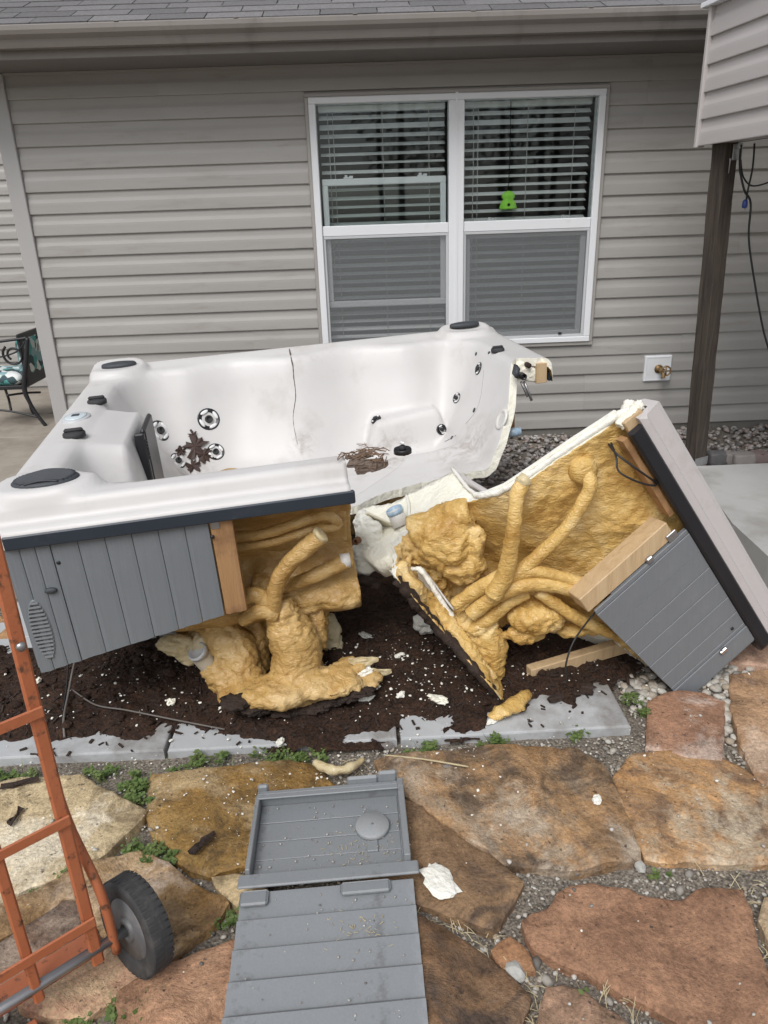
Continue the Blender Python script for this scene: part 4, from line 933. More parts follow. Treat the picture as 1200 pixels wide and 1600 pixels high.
# vent louvres
vt = T(.060, TV-.013, -.39)
vent = lathe('vent', vt-tv_*.001, tv_, [(1, -.004), (1, .002), (.92, .0035), (.9, .001), (.01, .001)], panel_d, panel, 28, .105, .030, tn)
for k in range(15):
    z_ = -.094+.188*k/14; l_ = .027*math.sqrt(max(.02, 1-(z_/.105)**2))
    box('louvre', vt+tn*z_, tu, tv_, tn, (-l_, l_), (.0005, .0055), (-.0032, .0018), panel_l, vent)
lathe('latch', T(.118, TV-.0125, -.262), tv_, [(1, -.002), (1, .006), (.6, .010), (.01, .010)], grille_m, panel, 16, .018, .009, tu)
for u, w_ in ((.158, -.178), (.606, -.165)): lathe('screw_hole', T(u, TV-.0155, w_), tv_, [(.006, -.002), (.006, .0015), (.001, .002)], black_m, panel, 10)
# stud and clip at the open end
stud = board(.604, .671, TV-.075, TV-.018, tub, wood_or, lambda u: -.436+.01*nz((u*40, 1, 0), 1), -.1138, 'stud')
box('steel_clip', TO, tu, tv_, tn, (.607, .633), (TV-.0178, TV-.0155), (-.140, -.115), steel, tub)
# foam sprayed on the back of the front wall, seen under the rim
NU_, NW_ = 90, 80
def foam_wall(i, j):
    u, w_ = .40+.652*i/(NU_-1), -.115-(.56+.03*math.sin(i*.21))*j/(NW_-1)
    v = 1.80-.13*sstep(-.15, -.34, w_)+.10*sstep(-.40, -.52, w_)-.14*sstep(-.56, -.70, w_)
    v += .03*gauss(u, w_, .95, -.48, .14, .07)+.02*gauss(u, w_, .8, -.15, .2, .05)
    v += .035*gauss(u, w_, .98, -.55, .10, .05)+.03*gauss(u, w_, .82, -.58, .07, .06)+.018*fract((u, w_, 0), 9, 2.0)+.016*(.5-abs(fract((u*.7, w_*1.7, 1), 24, 5.0, 2)))*sstep(-.36, -.48, w_)
    return T(u, v, w_)
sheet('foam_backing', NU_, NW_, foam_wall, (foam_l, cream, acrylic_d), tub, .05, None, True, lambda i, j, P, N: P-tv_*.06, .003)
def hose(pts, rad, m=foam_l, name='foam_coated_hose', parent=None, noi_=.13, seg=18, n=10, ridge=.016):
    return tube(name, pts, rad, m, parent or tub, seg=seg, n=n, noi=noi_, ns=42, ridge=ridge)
def tq(px, py, v): return tpv(px, py, v)
hose([tq(500, 838, 1.90), tq(476, 858, 1.895), tq(448, 885, 1.885), tq(432, 915, 1.88), tq(427, 950, 1.87), tq(434, 985, 1.85)], [.028, .028, .027, .027, .028, .030])
lathe('hose_end', tq(502, 835, 1.90), (tq(500, 838, 1.90)-tq(476, 858, 1.895)), [(.029, -.012), (.030, .0), (.024, .006), (.016, .002), (.002, -.004)], foam_p, tub, 18)
hose([tq(360, 838, 1.80), tq(400, 836, 1.82), tq(440, 826, 1.84), tq(480, 812, 1.85), tq(512, 806, 1.84), tq(528, 816, 1.82)], .0175)
hose([tq(362, 856, 1.79), tq(410, 850, 1.81), tq(450, 840, 1.83), tq(490, 827, 1.84), tq(518, 824, 1.83), tq(530, 818, 1.80)], .0150)
hose([tq(546, 874, 1.79), tq(520, 886, 1.81), tq(490, 900, 1.82), tq(455, 914, 1.80), tq(415, 930, 1.76)], [.028, .026, .024, .023, .022])
lathe('pipe_stub', tq(541, 876, 1.80), tu, [(.026, -.02), (.026, .012), (.019, .013), (.019, -.01), (.002, -.01)], pvc, tub, 16)
hose([tq(375, 935, 1.84), tq(400, 930, 1.86), tq(424, 946, 1.86), tq(445, 975, 1.84)], [.028, .028, .03, .03])
hose([tq(380, 968, 1.84), tq(405, 955, 1.88), tq(432, 962, 1.88)], [.024, .026, .022])
# columns of foam under the tub and the lump at their foot
def foam_lump(name, tubes, blobs, parent, m, vox=.011, amp=.006, sc=26, sm=1):
    bm = bmesh.new()
    for pts, rad in tubes: add_tube(bm, pts, rad, 14, 6, .12, 14)
    for c, r, sq, sd_ in blobs: add_blob(bm, c, r, 3, .18, 2.2, sd_, sq)
    bmesh.ops.recalc_face_normals(bm, faces=bm.faces)
    me = bpy.data.meshes.new('tmp'); bm.to_mesh(me); bm.free(); o = bpy.data.objects.new('tmp', me); col.objects.link(o)
    md = o.modifiers.new('r', 'REMESH'); md.mode = 'VOXEL'; md.voxel_size = vox
    s_ = o.modifiers.new('s', 'SMOOTH'); s_.factor = .5; s_.iterations = sm+3
    dg = bpy.context.evaluated_depsgraph_get(); ev = bpy.data.meshes.new_from_object(o.evaluated_get(dg))
    bpy.data.objects.remove(o)
    vs_ = [v.co.copy() for v in ev.vertices]; ns_ = [v.normal.copy() for v in ev.vertices]; fs = [list(p.vertices) for p in ev.polygons]
    st_ = lambda v: V((v.x*.8+v.z*.2, v.y, v.z*1.9))
    vs_ = [v+n_*(amp*1.1*(.6-2.2*abs(noise.noise(st_(v)*sc*.9+V((0, 0, 4*noise.noise(v*sc*.35))))))+amp*.5*(.5-abs(noise.noise(st_(v)*sc*2.1)))+amp*1.2*fract(v, sc*.3, 5, 2)) for v, n_ in zip(vs_, ns_)]
    bpy.data.meshes.remove(ev)
    return mobj(name, vs_, fs, m, parent, True)
G = -.18
foam_lump('foam_mass', [([tq(436, 940, 1.82), tq(450, 980, 1.85), tq(462, 1015, 1.86), tq(466, 1070, 1.86)], [.046, .070, .086, .096]),
    ([tq(480, 915, 1.70), tq(490, 955, 1.74), tq(487, 1010, 1.80)], [.05, .052, .05]),
    ([tq(395, 915, 1.72), tq(440, 925, 1.74), tq(490, 930, 1.72)], [.04, .05, .045]),
    ([tq(300, 962, 1.60), tq(345, 990, 1.70), tq(376, 1035, 1.77), tq(388, 1085, 1.82)], [.07, .075, .066, .07]),
    ([tq(395, 930, 1.62), tq(400, 985, 1.66), tq(398, 1050, 1.72)], [.06, .06, .05]),
    ([tq(330, 1036, 1.76), tq(352, 1060, 1.79), tq(372, 1078, 1.81)], [.050, .055, .055]),
    ([tq(352, 1082, 1.80), tq(420, 1080, 1.90), tq(480, 1073, 1.93), tq(545, 1062, 1.90)], [.048, .060, .060, .050])],
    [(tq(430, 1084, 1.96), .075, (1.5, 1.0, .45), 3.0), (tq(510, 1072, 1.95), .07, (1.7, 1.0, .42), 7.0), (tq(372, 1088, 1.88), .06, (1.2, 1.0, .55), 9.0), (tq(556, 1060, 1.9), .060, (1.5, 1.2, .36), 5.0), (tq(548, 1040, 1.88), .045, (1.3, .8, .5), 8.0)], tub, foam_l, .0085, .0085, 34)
for pts_ in (((560, 1042), (590, 1030), (545, 1030)), ((565, 1062), (612, 1048), (575, 1048))):
    P_ = [tq(a, b, 1.90) for a, b in pts_]; bm = bmesh.new(); top_ = [bm.verts.new(p+Z*.008) for p in P_]; bot_ = [bm.verts.new(p-Z*.010) for p in P_]
    bm.faces.new(top_); bm.faces.new(bot_[::-1]); [bm.faces.new((top_[k], top_[(k+1) % 3], bot_[(k+1) % 3], bot_[k])) for k in range(3)]
    bmesh.ops.subdivide_edges(bm, edges=bm.edges, cuts=4, use_grid_fill=True)
    for v in bm.verts: v.co += V((nz(v.co, 60, 2), nz(v.co, 60, 5), nz(v.co, 60, 8)))*.006
    bmobj('foam_splinter', bm, foam_p, tub)
bm = bmesh.new()
for px, py in ((370, 1094), (400, 1101), (440, 1104), (480, 1100), (520, 1088), (560, 1075), (395, 1098), (460, 1104), (500, 1096), (540, 1082)):
    add_blob(bm, tq(px, py+2, 1.97)-Z*.002, .032, 3, .6, 4, px, (1.6, 1.4, .36))
bmobj('rotten_edge', bm, stain_m, tub, True)
foam_lump('old_foam_clump', [([tq(505, 960, 1.60), tq(512, 990, 1.62), tq(520, 1025, 1.64)], [.04, .05, .045]), ([tq(488, 998, 1.7), tq(502, 985, 1.68)], [.016, .014])], [(tq(525, 1015, 1.60), .05, (.8, .8, 1.1), 5.0)], tub, foam_p, .010, .008, 40)
foam_lump('cream_foam_lump', [], [(tq(274, 1008, 1.74), .05, (1.2, .7, .8), 1.0), (tq(296, 1024, 1.74), .042, (1.1, .7, .7), 4.0), (tq(318, 1000, 1.72), .05, (1.2, .8, .7), 6.0)], tub, foam_p, .008, .007, 40)
pp = tube('drain_pipe', [tq(310, 1021, 1.77), tq(322, 1034, 1.77), tq(340, 1053, 1.78)], .034, pvc_dirty, tub, seg=18, n=4)
lathe('pipe_mouth', tq(308, 1018, 1.782), tq(303, 1013, 1.76)-tq(325, 1040, 1.76)+V((0, -.03, 0)), [(.0348, -.012), (.0352, .004), (.029, .005), (.028, -.03), (.002, -.032)], sash_grey, pp, 20)
hose([tq(300, 985, 1.6), tq(330, 990, 1.66), tq(360, 990, 1.72)], .04)
# support under the shell, out of sight behind the front foam
foam_lump('foam_core', [(([T(.35, .9, -.50), T(.35, .9, -.85)]), [.2, .24]), (([T(.5, .45, -.50), T(.5, .45, -.85)]), [.2, .24]), (([T(1.3, .45, -.55), T(1.3, .45, -.86)]), [.2, .24])], [], tub, foam_l, .03, .012, 12)
# sawn end of the right rim: foam and timber cross-section
foam_lump('sawn_rim_foam', [], [(T(1.99, .80, -.055), .06, (1.15, .35, .75), 2.0), (T(2.045, .82, -.075), .05, (.9, .35, .8), 5.0)], tub, cream, .007, .003, 40)
box('rim_timber', T(2.075, .83, 0), tu, tv_, tn, (-.02, .03), (-.25, .025), (-.115, -.022), wood_new, tub, .002)
lathe('sawn_pipe', T(1.992, .845, -.075), tv_, [(.016, -.03), (.016, .012), (.011, .013), (.010, -.004), (.001, -.005)], black_m, tub, 14)
lathe('sawn_pipe', T(2.02, .845, -.028), tv_, [(.012, -.03), (.012, .006), (.001, .002)], stain_m, tub, 12)
box('cabinet_upright', TO, tu, tv_, tn, (1.965, 2.005), (.62, .70), (-.37, -.11), wood_or, tub, .002)
tube('cut_bolt', [T(2.0, .84, -.10), T(2.03, .86, -.19)], .006, steel, tub, seg=8, n=2); tube('cut_bolt', [T(1.985, .84, -.10), T(2.01, .86, -.17)], .005, steel, tub, seg=8, n=2)
lathe('pipe_union', T(1.90, .98, -.29), tu, [(.02, -.03), (.02, .03), (.012, .032), (.01, .0), (.001, .0)], pvc_blue, tub, 14)

# ------------------------------------------------------------------ tipped tub chunk (front right corner)
ka = V((.567, .088, -.819)).normalized(); kb = V((.782, .257, .568)); kb = (kb-ka*ka.dot(kb)).normalized(); kc = ka.cross(kb)
KO = V((1.06, -2.915, .374))
def K(a, b, c): return KO+ka*a+kb*b+kc*c
def kpx(px, py, c): return atPl(px, py, KO+kc*c, kc)
chunk = thing('tub_chunk', K(.5, -.34, -.1), 'tipped corner chunk of the hot tub showing its golden foam underside', 'hot tub piece')
CPROF = [(-.90, -.14), (-.86, -.18), (-.81, -.30), (-.76, -.43), (-.70, -.47), (-.62, -.44), (-.53, -.38), (-.46, -.29), (-.42, -.22), (-.36, -.17), (-.24, -.135), (-.12, -.105), (0.0, -.065), (.05, -.05)]
EDGE = [(-.90, .12), (-.82, .10), (-.75, .05), (-.69, -.02), (-.6, .06), (-.5, .14), (-.4, .24), (-.34, .5), (.1, .5)]
NA, NB = 150, 140
def kab(i, j): return -.47+.98*i/(NA-1), -.835+.88*j/(NB-1)
def chunk_c(a, b):
    c = interp(b, CPROF)
    c += .13*gauss(a, b, -.36, -.655, .085, .075)+.05*gauss(a, b, -.27, -.70, .07, .05)      # big wrinkled lump
    c += .13*sstep(-.22, -.02, a)*sstep(-.5, -.68, b)                                             # foot swings forward
    c -= .05*gauss(a, b, -.14, -.33, .16, .13)
    c += .03*gauss(a, b, -.06, -.62, .08, .08)
    return c
def chunk_p(i, j):
    a, b = kab(i, j); c = chunk_c(a, b)
    rg = sstep(-.5, -.6, b)*sstep(-.1, -.2, a)+.35
    n1 = 1-2*abs(fract((a*1.0+b*.4, b*2.0-a*.8, 0), 17, 4.0, 3)); n2 = fract((a, b, 2), 8, 1.0, 3)
    return K(a, b, c+.008*n1*rg+.016*n2+.004*fract((a, b, 5), 45, 3, 2)+sstep(-.66, -.74, b)*(.028*fract((a, b, 8), 13, 2, 3)+.012*n1))
def keep_c(i, j):
    a, b = kab(i, j); return a < interp(b, EDGE)+.012*nz((a, b, 0), 25) and a > -.50+.0*b
sheet('foam_underside', NA, NB, chunk_p, (foam_r, cream_white, cream), chunk, .05, keep_c, True, lambda i, j, P, N: P-kc*.045-ka*.0, .004)
# acrylic inner skin behind the foam
sheet('shell', 60, 60, lambda i, j: K(-.475+.98*i/59, -.60+.64*j/59, chunk_c(-.475+.98*i/59, -.60+.64*j/59)-.055), (cream, acr_cut, acrylic), chunk, .012, None, True, lambda i, j, P, N: P-kc*.012)
# sawn cream face of the thick foam at left, a closed solid standing off the cut plane
face = [(-.455, -.33), (-.43, -.42), (-.415, -.57), (-.48, -.61), (-.56, -.655), (-.66, -.72), (-.75, -.88), (-.80, -.86), (-.83, -.79), (-.86, -.66), (-.875, -.52), (-.86, -.43), (-.81, -.385), (-.765, -.46), (-.72, -.50), (-.65, -.44), (-.53, -.385)]
def solid_poly(name, poly, a0, a1, m, parent, step=.022, amp=.006, bend=None):
    pts = []
    n_ = len(poly)
    for i in range(n_):
        p, q = V(poly[i]+(0,)), V(poly[(i+1) % n_]+(0,)); k_ = max(1, int((q-p).length/.02))
        for s in range(k_): r_ = p.lerp(q, s/k_); pts.append((r_.x+.006*nz((r_.x, r_.y, 0), 30), r_.y+.006*nz((r_.x, r_.y, 5), 30)))
    m_ = len(pts); x0, x1 = min(p[0] for p in pts), max(p[0] for p in pts); y0, y1 = min(p[1] for p in pts), max(p[1] for p in pts); inn = []
    x = x0
    while x < x1:
        y = y0
        while y < y1:
            if inpoly(x, y, pts) and min((x-p[0])**2+(y-p[1])**2 for p in pts) > .012**2: inn.append((x+random.uniform(-.005, .005), y+random.uniform(-.005, .005)))
            y += step
        x += step
    res = delaunay_2d_cdt([V(p) for p in pts+inn], [], [list(range(m_))], 1, 1e-7); tv2, tf2 = res[0], res[2]
    f_ = bend or (lambda b, c: 0)
    vs_ = [K(a0+f_(v.x, v.y)+amp*fract((v.x, v.y, 0), 18, 2), v.x, v.y) for v in tv2]; n0 = len(vs_); vs_ += [K(a1, v.x, v.y) for v in tv2]
    bm = bmesh.new(); vv_ = [bm.verts.new(v) for v in vs_]
    for f in tf2: bm.faces.new([vv_[i] for i in f]); bm.faces.new([vv_[n0+i] for i in reversed(f)])
    for i in range(m_): bm.faces.new((vv_[i], vv_[(i+1) % m_], vv_[n0+(i+1) % m_], vv_[n0+i]))
    return bmobj(name, bm, m, parent, True)
solid_poly('sawn_foam_face', face, -.475, -.40, cream, chunk)
# acrylic edges along the cut: curved grey skin at the notch, pale rib line across the face
tube('acrylic_edge', [K(-.478, -.445, -.30), K(-.482, -.445, -.36), K(-.484, -.43, -.46), K(-.484, -.412, -.575)], .007, acr_cut, chunk, seg=8, n=5, noi=.3, ns=60)
box('seat_skin', KO, ka, kb, kc, (-.47, -.38), (-.425, -.405), (-.56, -.25), acrylic_d, chunk, .004)
tube('acrylic_edge', [K(-.477, .05, -.055), K(-.478, -.0, -.075), K(-.478, -.12, -.115), K(-.478, -.24, -.148), K(-.478, -.36, -.185), K(-.478, -.43, -.25), K(-.478, -.45, -.31)], [.012, .014, .011, .010, .011, .012, .010], cream_white, chunk, seg=10, n=8, noi=.5, ns=40)
tube('foam_joint', [K(-.482, -.60, -.67), K(-.484, -.625, -.58), K(-.482, -.66, -.5)], .006, cream_white, chunk, seg=6, n=4)
pb = [atPl(px, py, KO+ka*-.49, ka) for px, py in ((630, 782), (612, 808))]
bp = tube('white_pipe', [atPl(616, 797, KO+ka*-.53, ka), atPl(627, 822, KO+ka*-.475, ka)], .03, pvc, chunk, seg=18, n=2)
lathe('pipe_mouth', atPl(616, 797, KO+ka*-.532, ka), (-ka*.9-kc*.0+kb*.2), [(.032, -.012), (.032, .004), (.025, .005), (.024, -.01), (.001, -.012)], pvc_blue, bp, 18)
# rim and trim along the tipped edge
def kext(name, prof, a0, a1, m, na=40, noi_=0.0):
    bm = bmesh.new(); n_ = len(prof); rg = []
    for i in range(na+1):
        a = lerp(a0, a1, i/na); rg.append([bm.verts.new(K(a+(0 if 0 < i < na else noi_*nz((b*40, c*40, i), 1)), b, c)) for b, c in prof])
    for i in range(na):
        for k in range(n_): bm.faces.new((rg[i][k], rg[i][(k+1) % n_], rg[i+1][(k+1) % n_], rg[i+1][k]))
    bm.faces.new(rg[0][::-1]); bm.faces.new(rg[-1]); return bmobj(name, bm, m, chunk, False)
kext('rim', [(.037, .012), (.060, .014), (.068, .006), (.112, .003), (.128, -.006), (.134, -.03), (.130, -.085), (.115, -.10), (.10, -.085), (.10, -.03), (.04, -.012)], -.455, .56, acrylic_d, 40, .02)
kext('trim_band', [(-.012, .010), (-.006, .017), (.030, .019), (.036, .013), (.036, -.006), (-.012, -.006)], -.44, .575, trim_blk, 30, .01)
lathe('trim_corner', K(.575, .012, -.02), kb, [(.036, -.024), (.038, .024), (.03, .026)], trim_blk, chunk, 18)
lathe('rim_corner', K(.555, .085, -.08), kb, [(.085, -.045), (.09, .0), (.088, .04), (.06, .05), (.01, .05)], acrylic_d, chunk, 24)
kext('wood_rail', [(-.034, -.012), (-.0135, -.012), (-.0135, -.05), (-.034, -.05)], -.43, -.10, wood_or, 4)
foam_lump('sawn_rim_foam', [([K(-.462, -.01, -.04), K(-.466, .05, -.045), K(-.462, .10, -.06)], [.016, .020, .016]), ([K(-.465, .02, -.05), K(-.465, .09, -.10)], [.016, .014])], [], chunk, cream, .006, .008, 50)
box('sawn_timber', KO, ka, kb, kc, (-.475, -.40), (.0, .07), (-.03, -.012), wood_new, chunk, .002)
# stud and cabinet panel
st = box('stud', KO, ka, kb, kc, (-.098, -.034), (-.435, -.055), (-.085, -.005), wood_new, chunk, .003)
bm = bmesh.new(); add_box(bm, KO, ka, kb, kc, (-.06, -.03), (-.085, -.045), (-.004, .003), .002); bmobj('steel_clip', bm, steel, chunk)
bm = bmesh.new(); add_box(bm, KO, ka, kb, kc, (-.05, -.028), (-.185, -.16), (-.003, .012), .004); bmobj('screw_plate', bm, steel, chunk)
def kcut(a): return -.418+.126*max(0, a)+.003*nz((a*40, 0, 0), 1)
kp = box('cabinet_panel', KO, ka, kb, kc, (-.03, .535), (-.34, -.013), (-.012, -.0065), panel_d, chunk)
KL = [-.03, -.012]+[.0766*k for k in range(1, 6)]+[.433, .445, .535]
KL = [-.03, -.012, .0766, .1532, .2298, .3064, .383, .445, .460, .535]
for n_, (a0, a1) in enumerate(zip(KL, KL[1:])):
    bm = bmesh.new(); h = [0.0, .002, 0, 0, 0, 0, 0, 0, .004, -.001][n_]
    q = []
    for a in (a0+.0009, a1-.0009):
        q.append([bm.verts.new(K(a, b_, c_)) for b_, c_ in ((-.0135, -.006), (-.0135, .003+h), (kcut(a), .003+h), (kcut(a), -.006))])
    for k in range(4): bm.faces.new((q[0][k], q[0][(k+1) % 4], q[1][(k+1) % 4], q[1][k]))
    bm.faces.new(q[0][::-1]); bm.faces.new(q[1])
    bmesh.ops.bevel(bm, geom=list(bm.edges), offset=.0012, segments=1, affect='EDGES')
    bmobj('board', bm, panel_d, kp)
kcorner = box('corner_panel', KO, ka, kb, kc, (.5355, .545), (-.345, -.013), (-.25, .002), panel_d, chunk, .003)
for c, pxp in ((.0065, (1129, 1016)), (.0045, (1144, 982))):
    p = kpx(*pxp, c)
    if pxp[0] == 1129:
        bm = bmesh.new(); add_box(bm, p, ka, kb, kc, (-.008, .008), (-.016, .016), (0, .010), .003); add_box(bm, p, ka, kb, kc, (-.014, -.009), (-.006, .012), (0, .014), .002); bmobj('latch', bm, chrome, kp)
    else: lathe('screw_hole', p, kc, [(.006, -.002), (.006, .002), (.001, .002)], black_m, kp, 10)
# foam coated hoses on the chunk
def kh(pts, rad, **k): return hose([kpx(px, py, c) for px, py, c in pts], [r_*.88 for r_ in rad], foam_r, 'foam_coated_hose', chunk, **k)
kh([(818, 752, -.13), (808, 775, -.11), (803, 820, -.10), (797, 860, -.11), (788, 900, -.13), (770, 930, -.15)], [.030, .027, .027, .029, .033, .036])
kh([(905, 728, -.13), (922, 752, -.07), (916, 775, -.07), (885, 825, -.09), (850, 860, -.12), (815, 890, -.14), (790, 908, -.15)], [.036, .026, .025, .024, .026, .026, .024])
kh([(790, 905, -.16), (830, 893, -.13), (870, 900, -.11), (910, 912, -.10), (950, 925, -.12)], [.028, .025, .024, .024, .024])
kh([(735, 960, -.22), (760, 940, -.19), (795, 920, -.15), (840, 912, -.12), (890, 920, -.10), (940, 938, -.10)], [.030, .032, .032, .030, .028, .026])
kh([(735, 985, -.24), (765, 965, -.21), (795, 940, -.18), (825, 925, -.16)], [.028, .030, .028, .024])
kh([(710, 945, -.24), (740, 925, -.21), (775, 905, -.17), (800, 890, -.15)], [.024, .028, .030, .026])
kh([(840, 925, -.14), (870, 945, -.12), (900, 965, -.10), (945, 985, -.10), (960, 990, -.11)], [.022, .023, .024, .024, .022])
foam_lump('foam_foot', [([kpx(745, 965, -.26), kpx(765, 1005, -.24), kpx(775, 1040, -.22), kpx(778, 1062, -.21)], [.06, .055, .038, .02]), ([kpx(720, 960, -.28), kpx(745, 1010, -.25), kpx(770, 1055, -.22)], [.035, .032, .022])],
          [(kpx(840, 965, -.17), .075, (1.3, .8, .7), 3.0), (kpx(820, 990, -.19), .05, (1.4, .7, .5), 8.0), (kpx(905, 985, -.16), .045, (1.8, .7, .5), 5.0)], chunk, foam_r, .009, .009, 34)
foam_lump('foam_bulge', [([kpx(640, 830, -.42), kpx(690, 815, -.38), kpx(735, 800, -.32)], [.05, .06, .05])], [(kpx(700, 850, -.34), .10, (1.0, .7, 1.0), 2.0), (kpx(725, 880, -.32), .075, (1, .7, 1), 6.0), (kpx(745, 850, -.29), .05, (.6, .8, 1.3), 9.0)], chunk, foam_r, .008, .0085, 30)
lathe('elbow_fitting', kpx(912, 735, -.10), kc, [(.045, -.03), (.046, .0), (.04, .02), (.02, .03), (.005, .032)], foam_r, chunk, 18)
lathe('pipe_cap', kpx(823, 748, -.12), kb, [(.022, -.03), (.026, .0), (.018, .004), (.002, .0)], foam_p, chunk, 14)
# split white pipe along the lower sawn edge, rotten base board
bm = bmesh.new(); pa, pb_ = kpx(648, 897, -.37), kpx(697, 962, -.30); ax = (pb_-pa).normalized(); sd_ = kc-ax*kc.dot(ax); sd_.normalize(); bi = ax.cross(sd_); rows = []
for i in range(17):
    p = pa.lerp(pb_, i/16); rows.append([p+(sd_*math.cos(t_)+bi*math.sin(t_))*r_*1.0 for r_ in (.038, .031) for t_ in [math.pi*.35+k*math.pi*1.25/10 for k in range(11)]])
vr = [[bm.verts.new(p+V((nz(p, 60, 1), nz(p, 60, 4), nz(p, 60, 8)))*.002) for p in r_] for r_ in rows]
for i in range(16):
    for k in range(10):
        bm.faces.new((vr[i][k], vr[i][k+1], vr[i+1][k+1], vr[i+1][k])); bm.faces.new((vr[i][11+k], vr[i+1][11+k], vr[i+1][12+k], vr[i][12+k]))
    for k in (0, 10): bm.faces.new((vr[i][k], vr[i+1][k], vr[i+1][11+k], vr[i][11+k]))
for i in (0, 16):
    for k in range(10): bm.faces.new((vr[i][k], vr[i][k+1], vr[i][12+k], vr[i][11+k]))
bmobj('split_pipe', bm, pvc, chunk, True)
tube('sawn_lip', [kpx(606, 880, -.42), kpx(618, 900, -.40), kpx(632, 905, -.38), kpx(640, 893, -.36), kpx(655, 890, -.34), kpx(668, 905, -.32), kpx(690, 940, -.30), kpx(706, 962, -.28), kpx(700, 972, -.27)], .010, cream_white, chunk, seg=8, n=6, noi=.6, ns=50)
tube('rotten_edge', [K(a, -.838, chunk_c(a, -.835)-.008) for a in (-.46, -.38, -.3, -.22, -.14, -.06, .02, .08)], [.016, .02, .018, .02, .017, .016, .014, .008], stain_m, chunk, seg=9, n=8, noi=.7, ns=40)
foam_lump('pale_foam_crust', [([K(-.46, -.80, chunk_c(-.46, -.8)+.0), K(-.36, -.81, chunk_c(-.36, -.81)+.005), K(-.24, -.80, chunk_c(-.24, -.80)+.01), K(-.1, -.81, chunk_c(-.1, -.81)), K(.04, -.815, chunk_c(.04, -.815))], [.026, .028, .034, .03, .018])], [], chunk, foam_r, .008, .008, 38)
# wires
def kw(pts, r=.0035): return tube('wire', [kpx(px, py, c) for px, py, c in pts], r, cable_m, chunk, seg=6, n=8)
kw([(955, 692, -.08), (963, 715, -.02), (966, 735, .0), (985, 748, .02), (1010, 757, .02), (1025, 758, .0), (1022, 750, -.03)])
kw([(951, 694, -.08), (962, 708, -.03), (980, 722, .0), (1005, 740, .02), (1022, 752, .0), (1026, 757, -.03)])
kw([(934, 952, -.02), (915, 975, .02), (895, 1005, .05), (884, 1040, .06), (886, 1065, .06)], .003)

# ------------------------------------------------------------------ spilled soil on the slabs
SOIL = [(-60, 1010), (0, 1005), (100, 1000), (260, 990), (400, 960), (540, 930), (570, 860), (640, 860), (720, 900), (800, 960), (930, 975), (1010, 985), (1000, 1030), (975, 1048), (930, 1062), (900, 1098), (850, 1085), (800, 1105), (760, 1132), (720, 1140), (690, 1122), (640, 1120), (585, 1150), (530, 1156), (490, 1162), (430, 1160), (390, 1150), (330, 1134), (270, 1126), (235, 1145), (170, 1152), (120, 1150), (70, 1156), (0, 1158), (-80, 1165)]
SP = [(lambda p: (p.x, p.y))(atZ(px, py, SZ+.02)) for px, py in SOIL]
def pdist(x, y, poly):
    d = 1e9
    for i in range(len(poly)):
        a, b_ = poly[i], poly[(i+1) % len(poly)]; ex, ey = b_[0]-a[0], b_[1]-a[1]; t = max(0, min(1, ((x-a[0])*ex+(y-a[1])*ey)/(ex*ex+ey*ey+1e-9)))
        d = min(d, math.hypot(x-a[0]-ex*t, y-a[1]-ey*t))
    return d if inpoly(x, y, poly) else -d
def soil_z(x, y):
    d = pdist(x, y, SP)+.05*fract((x, y, 0), 9, 1, 6)+.012*noise.noise(V((x*90, y*90, 4)))
    return SZ-.014+.036*sstep(-.01, .07, d)+.03*sstep(.05, .4, d)+(.016*fract((x, y, 0), 14, 3, 5)+.012*abs(fract((x, y, 3), 30, 3, 3)))*sstep(-.02, .05, d), d
xs = [-1.60+i*.0125 for i in range(218)]; ys = [-3.20+j*.0125 for j in range(124)]
sv, sf, ok = [], [], []
for x in xs:
    for y in ys: z, d = soil_z(x, y); sv.append((x+random.uniform(-.004, .004), y+random.uniform(-.004, .004), z)); ok.append(d > -.03)
nyy = len(ys)
for i in range(len(xs)-1):
    for j in range(nyy-1):
        q = (i*nyy+j, (i+1)*nyy+j, (i+1)*nyy+j+1, i*nyy+j+1)
        if all(ok[k] for k in q): sf.append(q)
def soil_mat():
    m, t, b, o = nodes('wet_rotten_soil'); co = coords(t)
    c = ramp(t, noi(t, co, 14, 8, .65), [(.012, .007, .005), (.040, .021, .013), (.10, .052, .031)])
    g = ramp(t, noi(t, co, 120, 5), [(.4, .4, .4), (1, 1, 1), (2.2, 2.0, 1.8)], [.3, .5, .75]); c = mixc(t, 1.0, c, g, 'MULTIPLY')
    t.links.new(c, b.inputs['Base Color']); b.inputs['Roughness'].default_value = .62; b.inputs['Specular IOR Level'].default_value = .3
    bump(t, b, noi(t, co, 60, 7, .7), 1.0, .015); return m
soil_m = soil_mat()
used = sorted({k for f in sf for k in f}); mp_ = {k: i for i, k in enumerate(used)}
tag(mobj('soil', [sv[k] for k in used], [[mp_[k] for k in f] for f in sf], soil_m, None, True), kind='structure')
def chips(name, spots, m, label, ln=(.006, .034), wd=(.003, .009), th=(.002, .006)):
    bm = bmesh.new()
    for x, y, z in spots:
        a = random.uniform(0, 6.28); A = V((math.cos(a), math.sin(a), random.uniform(-.4, .4))).normalized(); B = A.cross(V((random.uniform(-.4, .4), random.uniform(-.4, .4), 1))).normalized(); C = A.cross(B)
        l, w2, h = random.uniform(*ln)/2, random.uniform(*wd)/2, random.uniform(*th)/2
        add_box(bm, (x, y, z), A, B, C, (-l, l), (-w2, w2), (-h, h))
    return tag(bmobj(name, bm, m, None), label, None, None, 'stuff')
spt = []
while len(spt) < 2600:
    x, y = random.uniform(-1.5, 1.05), random.uniform(-3.17, -1.9); z, d = soil_z(x, y)
    if d > -.09+.12*random.random(): spt.append((x, y, (z if d > -.02 else SZ)+.003))
chips('rotten_wood_chips', spt, stain_m, 'dark rotten wood chips strewn over the soil')
